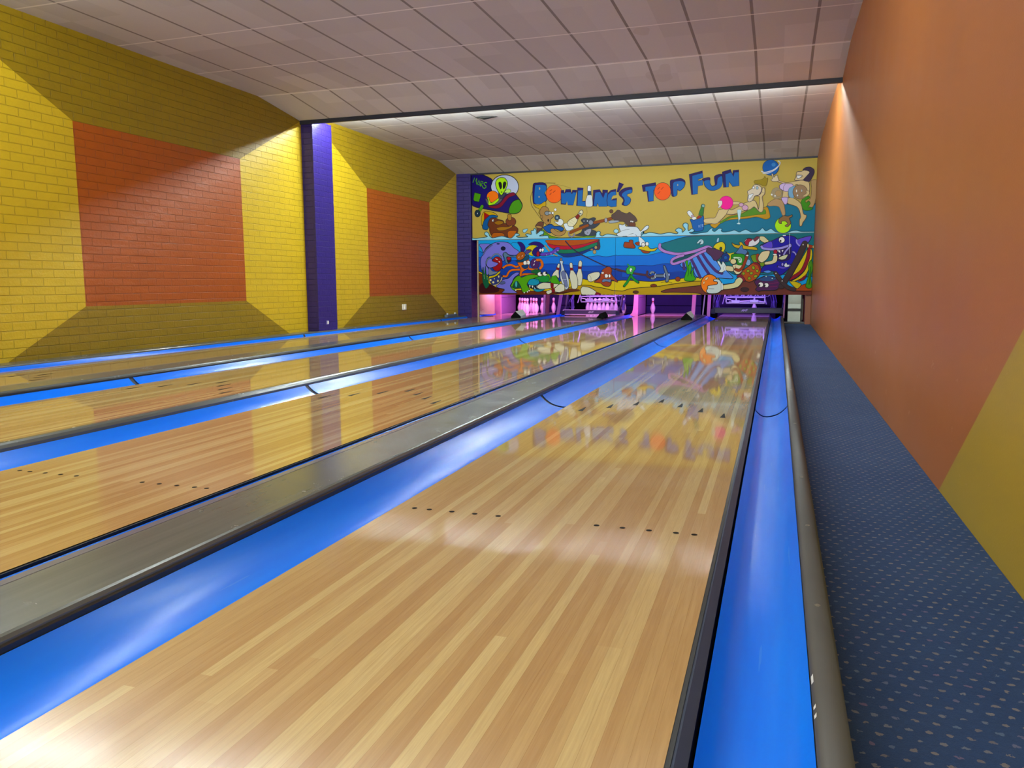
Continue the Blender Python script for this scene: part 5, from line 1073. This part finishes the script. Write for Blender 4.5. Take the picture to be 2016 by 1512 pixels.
class Panel:
    def __init__(s, key, front):
        s.r = RECT[key]; s.front = front; s.v = []; s.f = []; s.c = []; s.layer = 0
    def face(s, pts, y, col):
        i = len(s.v); s.v += [(x, y, z) for x, z in pts]; s.f.append(list(range(i, i+len(pts)))); s.c.append(col)
    def shape(s, pts, col):
        q = clip(pts, s.r)
        if q:
            ar = sum(q[i-1][0]*q[i][1]-q[i][0]*q[i-1][1] for i in range(len(q)))
            if ar < 0: q = q[::-1]
            s.layer += 1; s.face(q, s.front - .0012 - .00005*s.layer, col)
    def stroke(s, pts, w, col, closed):
        n = len(pts); off = []
        for i in range(n):
            a = pts[i-1] if (closed or i) else pts[i]; b = pts[(i+1) % n] if (closed or i < n-1) else pts[i]
            dx, dz = b[0]-a[0], b[1]-a[1]; l = math.hypot(dx, dz) or 1
            off.append((-dz/l*w/2, dx/l*w/2))
        s.layer += 1; y = s.front - .0012 - .00005*s.layer
        rng = range(n) if closed else range(n-1)
        for i in rng:
            j = (i+1) % n
            q = clip([(pts[i][0]+off[i][0], pts[i][1]+off[i][1]), (pts[i][0]-off[i][0], pts[i][1]-off[i][1]),
                      (pts[j][0]-off[j][0], pts[j][1]-off[j][1]), (pts[j][0]+off[j][0], pts[j][1]+off[j][1])], s.r)
            if q: s.face(q, y, col)
        if not closed and w > .04:
            for p in (pts[0], pts[-1]):
                q = clip([(p[0]+w/2*math.cos(2*PI*k/10), p[1]+w/2*math.sin(2*PI*k/10)) for k in range(10)], s.r)
                if q: s.face(q, y - .00001, col)
    def build(s, name, bg):
        x0, x1, z0, z1 = s.r; y0, y1 = s.front, s.front + .016
        b = [(x0,y0,z0),(x1,y0,z0),(x1,y0,z1),(x0,y0,z1),(x0,y1,z0),(x1,y1,z0),(x1,y1,z1),(x0,y1,z1)]
        i = len(s.v); s.v += b
        for q in ((0,1,2,3),(5,4,7,6),(4,0,3,7),(1,5,6,2),(3,2,6,7),(4,5,1,0)):
            s.f.append([i+k for k in q]); s.c.append(bg)
        me = bpy.data.meshes.new(name); me.from_pydata(s.v, [], s.f)
        at = me.color_attributes.new('paint', 'FLOAT_COLOR', 'CORNER')
        vals = []
        for p, c in zip(me.polygons, s.c): vals += list(c) * p.loop_total
        at.data.foreach_set('color', vals)
        me.materials.append(MURAL); me.update()
        o = bpy.data.objects.new(name, me); C.objects.link(o); return o
PU, PA, PB = Panel('U', YM), Panel('A', YM), Panel('B', YM)
for line in MDATA.strip().split('\n'):
    head, body = line.split(':')
    hv = [int(v) for v in head.split()]
    pan, kind, fill, oc, ow = hv[0], hv[1], lin8(hv[2:5]), lin8(hv[5:8]), hv[8]/1000*1.35
    pts = [tuple(int(v)/1000 for v in q.split(',')) for q in body.split()]
    for P in ((PU,) if pan == 0 else (PA, PB)):
        if kind < 2:
            q = smooth(pts, True) if kind == 0 else pts
            P.shape(q, fill)
            if ow: P.stroke(q, ow, oc, True)
        else:
            P.stroke(smooth(pts, False) if kind == 2 else pts, ow/1.35, fill, False)
tag(PU.build('mural_panel', lin('c6b064')), 'long tan upper mural panel lettered in blue with rocket, boat and sunbathers', 'mural panel', 'painted masking panels')
tag(PA.build('mural_panel', lin('1054b0')), 'lower left underwater mural panel with dolphin, octopus, crocodile and white pins', 'mural panel', 'painted masking panels')
tag(PB.build('mural_panel', lin('1054b0')), 'lower right underwater mural panel with whale, diver, shark and deck chair', 'mural panel', 'painted masking panels')
# pale shelf rail between upper and lower panels
bm = bmesh.new()
box(bm, -5.07, XR-.004, YM-.002, YM+.03, ZU0-.0115, ZU0-.001)
tag(mesh_obj('panel_rail', bm, plain('rail_grey', '4c5c58', .4)), 'thin dark rail in the gap between upper and lower mural panels', 'rail')
# tan post on the left edge of the lower panel
bm = bmesh.new(); box(bm, -5.10, -5.07, YM-.004, YM+.05, .0, ZU0-.012)
tag(mesh_obj('edge_post', bm, plain('edge_post', 'b09c80', .5)), 'thin tan post at the left edge of the lower mural', 'post')

# ------------------------------------------------------------------ pins
pin_prof = [(.0255, 0), (.0285, .004), (.036, .019), (.0495, .057), (.0568, .086), (.0605, .114), (.0578, .149), (.0494, .184), (.0394, .210), (.0313, .238),
            (.0258, .254), (.0235, .273), (.0243, .291), (.0278, .318), (.0318, .343), (.0315, .355), (.0255, .370), (.0150, .379), (.004, .381)]
def dense(prof, k=3):
    out = []
    for i in range(len(prof)-1):
        p0, p1, p2, p3 = prof[max(i-1, 0)], prof[i], prof[i+1], prof[min(i+2, len(prof)-1)]
        for j in range(k):
            t = j/k; t2, t3 = t*t, t*t*t
            r = (2*t3-3*t2+1)*p1[0] + (t3-2*t2+t)*.5*(p2[0]-p0[0]) + (-2*t3+3*t2)*p2[0] + (t3-t2)*.5*(p3[0]-p1[0])
            out.append((max(r, .003), p1[1] + t*(p2[1]-p1[1])))
    return out + [prof[-1]]
bm = bmesh.new(); lathe(bm, dense(pin_prof), 28, mats=lambda z: 1 if (.246 < z < .262 or .280 < z < .296) else 0)
pin0 = mesh_obj('bowling_pin', bm, [PINW, PINR], smooth=True)
SLOT = [(0, 0), (-.1524, .264), (.1524, .264), (-.3048, .528), (0, .528), (.3048, .528), (-.4572, .792), (-.1524, .792), (.1524, .792), (.4572, .792)]
WHERE = ['at the front point', 'left in the second row', 'right in the second row', 'left in the third row', 'in the middle of the third row', 'right in the third row',
         'in the back left corner', 'second from left in the back row', 'third from left in the back row', 'in the back right corner']
used = [False]
def put_pin(x, y, label, group):
    o = pin0
    if used[0]:
        o = pin0.copy(); C.objects.link(o)
    used[0] = True
    o.location = (x, y, .0003); o.rotation_euler = (0, 0, rnd.random()*6)
    tag(o, label, 'bowling pin', group)
for k in range(10):
    put_pin(LANES[0]+LW/2+SLOT[k][0], HEADPIN+SLOT[k][1], 'white pin %s on the farthest left lane' % WHERE[k], 'full rack of pins on the farthest left lane')
for k in range(10):
    put_pin(LANES[1]+LW/2+SLOT[k][0], HEADPIN+SLOT[k][1], 'white pin %s behind the violet sweep bar' % WHERE[k], 'rack of pins behind the pink-lit sweep bar')
put_pin(LANES[2]+LW/2+SLOT[6][0]+.02, HEADPIN+SLOT[6][1], 'lone white pin standing on the otherwise empty lane deck', None)
put_pin(.72, HEADPIN+.42, 'single white pin half hidden behind the dark sweep bar', None)

# ------------------------------------------------------------------ pin end machinery
def letters(bm, cx, y, cz, h, mi, slant=.25):
    """the three slanted capitals on the sweep bars"""
    G = {'A': ([(0, 0), (.42, 1), (.62, 1), (.72, 0)], [(.18, .32), (.66, .32)]),
         'M': ([(0, 0), (.1, 1), (.45, .3), (.8, 1), (.9, 0)], None),
         'F': ([(.05, 0), (.05, 1), (.62, 1)], [(.05, .55), (.5, .55)])}
    x = -1.38*h
    for ch in 'AMF':
        for st in G[ch]:
            if not st: continue
            for (a, b), (c, d) in zip(st, st[1:]):
                p = Vector((a, b)); q = Vector((c, d)); dv = (q-p).normalized(); nn = Vector((-dv.y, dv.x))*.11
                p = p - dv*.08; q = q + dv*.08
                poly(bm, [(cx + x + h*(v.x*1.05 + slant*v.y), y, cz + h*v.y) for v in (p-nn, q-nn, q+nn, p+nn)], mi)
        x += 1.02*h
def pinsetter(i, label, zs, dark):
    cx = LANES[i]+LW/2
    t = thing('pinsetter', label, 'pinsetter', (cx, 17.6, 0), 'pin-setting machines under the mural')
    bm = bmesh.new()
    w0, w1 = -.64, .64 if not dark else .80
    body, trim = (SWEEPD, STEELD) if dark else (plain('sweep_violet', '3c2650', .3), SWEEPL)
    box(bm, w0, w1, 0, .05, zs, zs+.118, 0, .006)
    th = .012 if not dark else .004
    box(bm, w0-.002, w1+.002, -.006, 0, zs+.106, zs+.106+th, 1)
    if not dark:
        box(bm, w0-.002, w1+.002, -.006, 0, zs, zs+.012, 1)
        box(bm, w0-.002, w0+.012, -.006, 0, zs, zs+.118, 1)
    letters(bm, .02, -.0035, zs+.04, .045, 2)
    mesh_obj('sweep_bar', bm, [body, trim, LOGO], t)['label'] = 'dark sweep bar with silver lettering' if dark else 'violet sweep bar with pale edges and silver lettering'
    for s in (w0, w1):
        bm = bmesh.new()
        tube(bm, [(s, .03, zs+.06), (s*1.03, .35, zs+.2), (s*1.04, .55, .52), (s*1.04, .6, .9)], .026, 8)
        box(bm, s-.04, s+.04, -.01, .09, zs-.02, zs+.09, 0, .008)
        mesh_obj('sweep_arm', bm, STEELD, t)
    # pin table
    zt = .40 if dark else .415
    yt = .85
    for yy in (yt, yt+1.1):
        bm = bmesh.new(); box(bm, -.44, .44, yy, yy+.03, zt, zt+.028, 0, .004); mesh_obj('table_rail', bm, STEEL, t)
        bm = bmesh.new(); box(bm, -.42, .42, yy, yy+.03, zt-.13, zt-.10, 0, .004); mesh_obj('table_rail', bm, STEEL, t)
    for xx in (-.42, -.2, .2, .42):
        bm = bmesh.new(); box(bm, xx-.016, xx+.016, yt+.031, yt+1.099, zt-.01, zt+.02, 0, .003); mesh_obj('table_beam', bm, STEEL, t)
        bm = bmesh.new(); box(bm, xx-.014, xx+.014, yt, yt+.03, zt-.1, zt, 0, .003); mesh_obj('table_strut', bm, STEEL, t)
    for xx in (-.5, .46):
        bm = bmesh.new(); tube(bm, [(xx, yt, zt-.14), (xx*.9, yt+.05, zt+.05), (xx*1.1, yt+.1, .8)], .014, 6); mesh_obj('lift_arm', bm, STEEL, t)
    bm = bmesh.new(); tube(bm, [(-.4, yt-.02, zt-.03), (-.15, yt-.02, zt-.08), (.2, yt-.02, zt-.05), (.4, yt-.02, zt-.09)], .008, 6); mesh_obj('cable', bm, STEEL, t)
    for xa, xb, za, zb in ((-.3, -.12, -.12, -.05), (.1, .28, -.10, -.04)):
        bm = bmesh.new(); box(bm, xa, xb, yt-.03, yt+.04, zt+za, zt+zb, 0, .005); mesh_obj('motor_box', bm, STEEL, t)
    for k, (sx, sy) in enumerate(SLOT):
        bm = bmesh.new()
        torus(bm, (sx, 1.0+sy, zt+.075), .058, .011, 'y'); mesh_obj('pin_cup', bm, STEEL, t)
    for s in (-1, 1):
        for q in range(3):
            x = s*(.56+.05*q)
            bm = bmesh.new(); tube(bm, [(x, .6+.2*q, .85), (x-.03*s, .62+.2*q, .5), (x+.02*s, .7, .3), (x, .75, .16)], .011, 6); mesh_obj('hose', bm, HOSE, t)
        bm = bmesh.new(); box(bm, s*.62-.03, s*.62+.03, .8, .86, .1, .34, 0, .006); mesh_obj('side_bracket', bm, HOSE, t)
pinsetter(1, 'lowered pinsetter with violet sweep bar edged in pink light', .022, False)
pinsetter(3, 'lowered pinsetter with dark sweep bar on the nearest lane', .088, True)
# raised machines above the open decks: only their lower edge shows
# cushions behind the pins
CL = ['indigo pit cushion behind the full rack on the farthest left lane', 'dark pit cushion behind the violet sweep bar', 'indigo pit cushion behind the lone pin', 'dark pit cushion behind the dark sweep bar']
for i, x0 in enumerate(LANES):
    t = thing('pit_cushion', CL[i], 'pit cushion', (x0+LW/2, 20.2, 0), 'padded pit cushions')
    bm = bmesh.new(); box(bm, -.72, .66, 0, .06, .17, 1.1, 0, .01); mesh_obj('upper_pad', bm, CURT, t)
    bm = bmesh.new(); box(bm, -.72, .66, -.03, .06, -.2, .155, 0, .015); mesh_obj('lower_pad', bm, CURT, t)
# kickbacks (side partitions of the pin decks)
def kickback(x, w, label, tone=KICK, flare=True, y0=18.15, y1=18.95, inner=True):
    t = thing('kickback', label, 'partition', (x, y0, 0), 'partitions between the pin decks')
    bm = bmesh.new()
    fl = .07 if flare else .0
    prof = [(-w, -.03), (-w-fl*1.3, .0), (-w-fl*.5, .05), (-w-fl*.15, .13), (-w, .24), (-w+.01, .40), (-w+.02, .60), (0, .60), (0, -.03)]
    extrude_profile(bm, prof, 0, .06, True, 0, True)
    mesh_obj('front_post', bm, tone, t)
    if inner:
        bm = bmesh.new(); box(bm, -.035, -.004, .062, y1-y0+.4, .0, .40); box(bm, -.035, -.004, .062, y1-y0+.4, .405, .6)
        mesh_obj('side_board', bm, KICKD, t)
    return t
kickback(LANES[0]-.02, .16, 'flared pink partition left of the full rack of pins')
kickback(LANES[2]-.07, .10, 'flared pink partition left of the lone pin')
# straight partition strips right of the open decks
def strips(name, label, xs, y, tones):
    t = thing(name, label, 'partition', (xs[0], y, 0), 'partitions between the pin decks')
    for k, (x, w, lean, m) in enumerate(zip(xs, tones[0], tones[1], tones[2])):
        bm = bmesh.new(); dx = x-xs[0]
        extrude_profile(bm, [(dx-w, .0), (dx+w, .0), (dx+w+lean, .62), (dx-w+lean, .62)], 0, .05, True, 0, True)
        mesh_obj('upright_board', bm, m, t)
MAR = plain('maroon_board', '5c3040', .6)
GREYB = plain('grey_board', '8c8098', .5)
strips('kickback', 'leaning grey and maroon boards right of the full rack', [-4.06, -3.98, -3.72], 17.9, ((.025, .04, .035), (.03, .03, .10), (GREYB, MAR, KICKD)))
strips('kickback', 'pair of pink uprights between the lone pin and the nearest lane', [-.55, -.34, -.215], 17.7, ((.04, .012, .035), (.03, .05, .02), (KICK, WHITEP, KICK)))
strips('kickback', 'slim pink upright at the right edge of the dark sweep bar', [1.36], 17.3, ((.014,), (.012,), (KICK,)))
# curved side guard at far left
bm = bmesh.new()
n = 10; pts = []
for k in range(n+1):
    a = k/n; pts.append((-5.42 + .30*a, 17.05 + .16*a*a*2))
for th in (0,):
    for (xa, ya), (xb, yb) in zip(pts, pts[1:]):
        poly(bm, [(xa, ya, .03), (xb, yb, .03), (xb, yb, .55), (xa, ya, .55)])
        poly(bm, [(xb, yb+.012, .03), (xa, ya+.012, .03), (xa, ya+.012, .55), (xb, yb+.012, .55)])
        poly(bm, [(xa, ya, .55), (xb, yb, .55), (xb, yb+.012, .55), (xa, ya+.012, .55)])
poly(bm, [(-5.30, 17.047, .14), (-5.285, 17.047, .14), (-5.293, 17.049, .165)], 1)
tag(mesh_obj('side_guard', bm, [GUARD, BLACK]), 'curved pinkish guard sheet at the far left under the mural', 'guard panel')
# service gap at far right
t = thing('service_panel', 'tall pale panel with a black band under the mural by the right wall', 'panel', (1.55, 16.6, 0))
bm = bmesh.new(); box(bm, -.122, .122, 0, .02, .225, .75, 0, .004); mesh_obj('upper_panel', bm, WHITEP, t)
bm = bmesh.new(); box(bm, -.122, .118, 0, .02, -.06, .17, 0, .004); mesh_obj('lower_panel', bm, WHITEP, t)
bm = bmesh.new(); box(bm, -.125, .14, -.004, .016, .172, .223, 0, .003); mesh_obj('band', bm, BANDB, t)['label'] = 'black band'
bm = bmesh.new(); box(bm, .128, .146, .03, .05, -.06, .75); box(bm, .15, .165, -.01, .01, .0, .42); mesh_obj('side_bar', bm, plain('bar_grey', '4a4640', .4, .4), t)
bm = bmesh.new(); box(bm, XR-.105, XR-.004, 16.26, 16.9, CARPET+.0005, ZU0-.02)
tag(mesh_obj('corner_post', bm, WOODT), 'orange-brown post in the corner beside the pale service panel', 'post')
bm = bmesh.new(); box(bm, 1.36, XR-.11, 16.35, 16.5, CARPET+.0005, -.03, 0, .006)
tag(mesh_obj('threshold', bm, MOLD), 'low grey sill across the end of the blue carpet', 'sill')
# dark backing walls inside the machine space
bm = bmesh.new(); box(bm, LANES[0]+LW+.02, LANES[0]+LW+.04, 20.3, YB, -.2, 2.8)
struct(mesh_obj('trim_5', bm, DARKROOM))

# hoods on the dividers
def hood(x, y, z, label, tone):
    t = thing('ball_hood', label, 'hood', (x, y, z), 'wedge hoods on the dividers')
    bm = bmesh.new()
    poly(bm, [(-.105, 0, 0), (.105, 0, 0), (.105, 0, .035), (-.01, 0, .135), (-.105, 0, .03)], 0)
    mesh_obj('front_face', bm, WEDB, t)['label'] = 'black triangular front'
    bm = bmesh.new()
    a = [(-.105, .0, .0), (-.105, 0, .03), (-.01, 0, .135), (.105, 0, .035), (.105, 0, .0)]
    b = [(-.105, .34, .0), (-.085, .34, .05), (.04, .34, .165), (.105, .34, .07), (.105, .34, .0)]
    va = [bm.verts.new((p[0], p[1]+.0015, p[2])) for p in a]; vb = [bm.verts.new(p) for p in b]
    for k in range(4): bm.faces.new((va[k], vb[k], vb[k+1], va[k+1]))
    bm.faces.new(vb); bm.faces.new((va[0], va[4], vb[4], vb[0]))
    mesh_obj('shell', bm, tone, t)
    return t
hood((LANES[0]+LW+LANES[1])/2, 14.9, .0555, 'black and white wedge hood in front of the full rack', WEDW)
hood(-.372, 14.75, .0555, 'black and white wedge hood on the wide divider by the nearest lane', WEDW)
h = hood((LANES[1]+LW+LANES[2])/2, 15.0, .0575, 'small dark wedge hood on the narrow divider before the violet sweep', WEDB)
h.scale = (.75, 1, .75)

# small fittings on the left wall
t = thing('wall_switch', 'small pale switch low on the second olive wall field', 'switch', (XL, 13.44, .31))
bm = bmesh.new(); box(bm, 0, .02, -.075, .075, -.055, .055, 0, .004); pt_ = mesh_obj('plate', bm, SOCK, t)
bm = bmesh.new(); box(bm, .02, .032, -.02, .03, -.045, .045, 0, .003); mesh_obj('rocker', bm, plain('rocker', 'f4f0e4', .3), pt_)
t = thing('wall_socket', 'tiny pale socket near the foot of the purple pilaster', 'socket', (-5.36, 10.40, .165))
bm = bmesh.new(); box(bm, 0, .012, -.03, .03, -.03, .03, 0, .003); pt_ = mesh_obj('plate', bm, plain('socket_violet', '8078b8', .4), t)
bm = bmesh.new(); box(bm, .012, .022, -.02, .016, -.022, .022, 0, .003); mesh_obj('cap', bm, SOCK, pt_)
t = thing('ball_sensor', 'small grey sensor unit on the ledge before the far purple pilaster', 'sensor', (-5.45, 15.55, .0425))
bm = bmesh.new(); box(bm, -.05, .02, -.28, .28, 0, .05, 0, .006); hs_ = mesh_obj('housing', bm, plain('sensor_grey', '5c6c80', .4), t)
for yy in (-.22, .2):
    bm = bmesh.new(); box(bm, -.02, .01, yy-.02, yy+.02, .05, .08, 0, .004); mesh_obj('lens', bm, plain('lens', 'dce4ec', .2), hs_)

# ------------------------------------------------------------------ light fittings behind the lips, and lamps
def tube_mat(name, col, es):
    n = N(name); return n.done(lin('f0f4f8'), .4, emit=col, es=es)
TUBES = [tube_mat('fluorescent_white', (.84, .97, .97, 1), v) for v in (150., 165., 400.)]
bays = ['behind the beam over the approach', 'behind the near ceiling beam', 'behind the lit ceiling beam over the lanes']
for k in range(3):
    for j in range(4):
        xa = XL + .24 + j*1.78; xb = xa + 1.62
        t = thing('fluorescent_lamp', 'white tube lamp number %s from the left %s' % (('one', 'two', 'three', 'four')[j], bays[k]), 'lamp', ((xa+xb)/2, LIPS[k]+.29, 3.19), 'tube lamps hidden behind the ceiling beams')
        bm = bmesh.new(); h = (xb-xa)/2
        tube(bm, [(-h, 0, 0), (h, 0, 0)], .016, 10); mesh_obj('tube', bm, TUBES[k], t)
        bm = bmesh.new(); box(bm, -h, h, -.235, -.16, .0, .085, 0, .004); mesh_obj('batten', bm, SOCK, t)
        for s in (-1, 1):
            bm = bmesh.new(); box(bm, s*h-.012, s*h+.012, -.16, .018, -.017, .02, 0, .003); mesh_obj('holder', bm, SOCK, t)
def area(name, loc, rot, sx, sy, power, col):
    l = bpy.data.lights.new(name, 'AREA'); l.shape = 'RECTANGLE'; l.size = sx; l.size_y = sy; l.energy = power; l.color = col
    o = bpy.data.objects.new(name, l); C.objects.link(o); o.location = loc; o.rotation_euler = rot
    return o
# ceiling light over the approach, then an added frontal fill, behind the camera
area('approach_and_fill_light', (-1.8, -3.6, 3.2), (0, 0, 0), 6.0, .5, 270., (.96, 1., .90))
area('approach_and_fill_light', (-1.8, -5.6, 2.2), (math.radians(82), 0, 0), 6.5, 1.8, 250., (.96, 1., .90))
# violet black-light lamps over the pin decks
PL = [(.95, .25, .85), (.60, .25, 1.), (.80, .22, .95), (.30, .16, 1.)]
PW = [26., 24., 22., 24.]
for i, x0 in enumerate(LANES):
    area('behind_mural_light', (x0+LW/2, 18.0, 1.0), (math.radians(24), 0, 0), 1.0, .3, PW[i], PL[i])
    area('behind_mural_light', (x0+LW/2, 17.15, .62), (math.radians(62), 0, 0), 1.2, .12, PW[i]*.35, PL[i])
area('behind_mural_light', (-5.0, 16.9, .62), (math.radians(50), 0, 0), .3, .3, 3., (1., .45, .55))
area('behind_mural_light', (-1.85, 17.4, .62), (math.radians(60), 0, 0), .3, .2, 5., (1., .25, .5))
area('behind_mural_light', (1.55, 16.42, .72), (0, 0, 0), .3, .2, 1.5, (.9, 1., .9))  # unseen pale light on the service panel, no black-light

w = bpy.data.worlds.new('World'); scn.world = w; w.use_nodes = True
w.node_tree.nodes['Background'].inputs[0].default_value = (.5, .5, .55, 1)
w.node_tree.nodes['Background'].inputs[1].default_value = .05

# ------------------------------------------------------------------ camera
cam = bpy.data.cameras.new('Camera'); co = bpy.data.objects.new('Camera', cam); C.objects.link(co)
yaw, pit, rol = .32368, -.12778, -.00415
f = Vector((-math.sin(yaw)*math.cos(pit), math.cos(yaw)*math.cos(pit), math.sin(pit)))
r = Vector((math.cos(yaw), math.sin(yaw), 0)); u = r.cross(f)
r2 = r*math.cos(rol) + u*math.sin(rol); u2 = u*math.cos(rol) - r*math.sin(rol)
M = Matrix((r2, u2, -f)).transposed().to_4x4(); M.translation = Vector((1.20865, -.21944, .75718))
co.matrix_world = M
cam.sensor_fit = 'HORIZONTAL'; cam.sensor_width = 36; cam.lens = 36*1547.24/2016
cam.clip_start = .02; cam.clip_end = 100
scn.camera = co
scn.view_settings.view_transform = 'Standard'; scn.view_settings.look = 'None'
scn.view_settings.exposure = 0.0; scn.view_settings.gamma = 1.0
scn.cycles.max_bounces = 10; scn.cycles.diffuse_bounces = 6; scn.cycles.glossy_bounces = 5
scn.cycles.caustics_reflective = False; scn.cycles.caustics_refractive = False
scn.cycles.sample_clamp_indirect = 4.0
scn.cycles.use_denoising = True
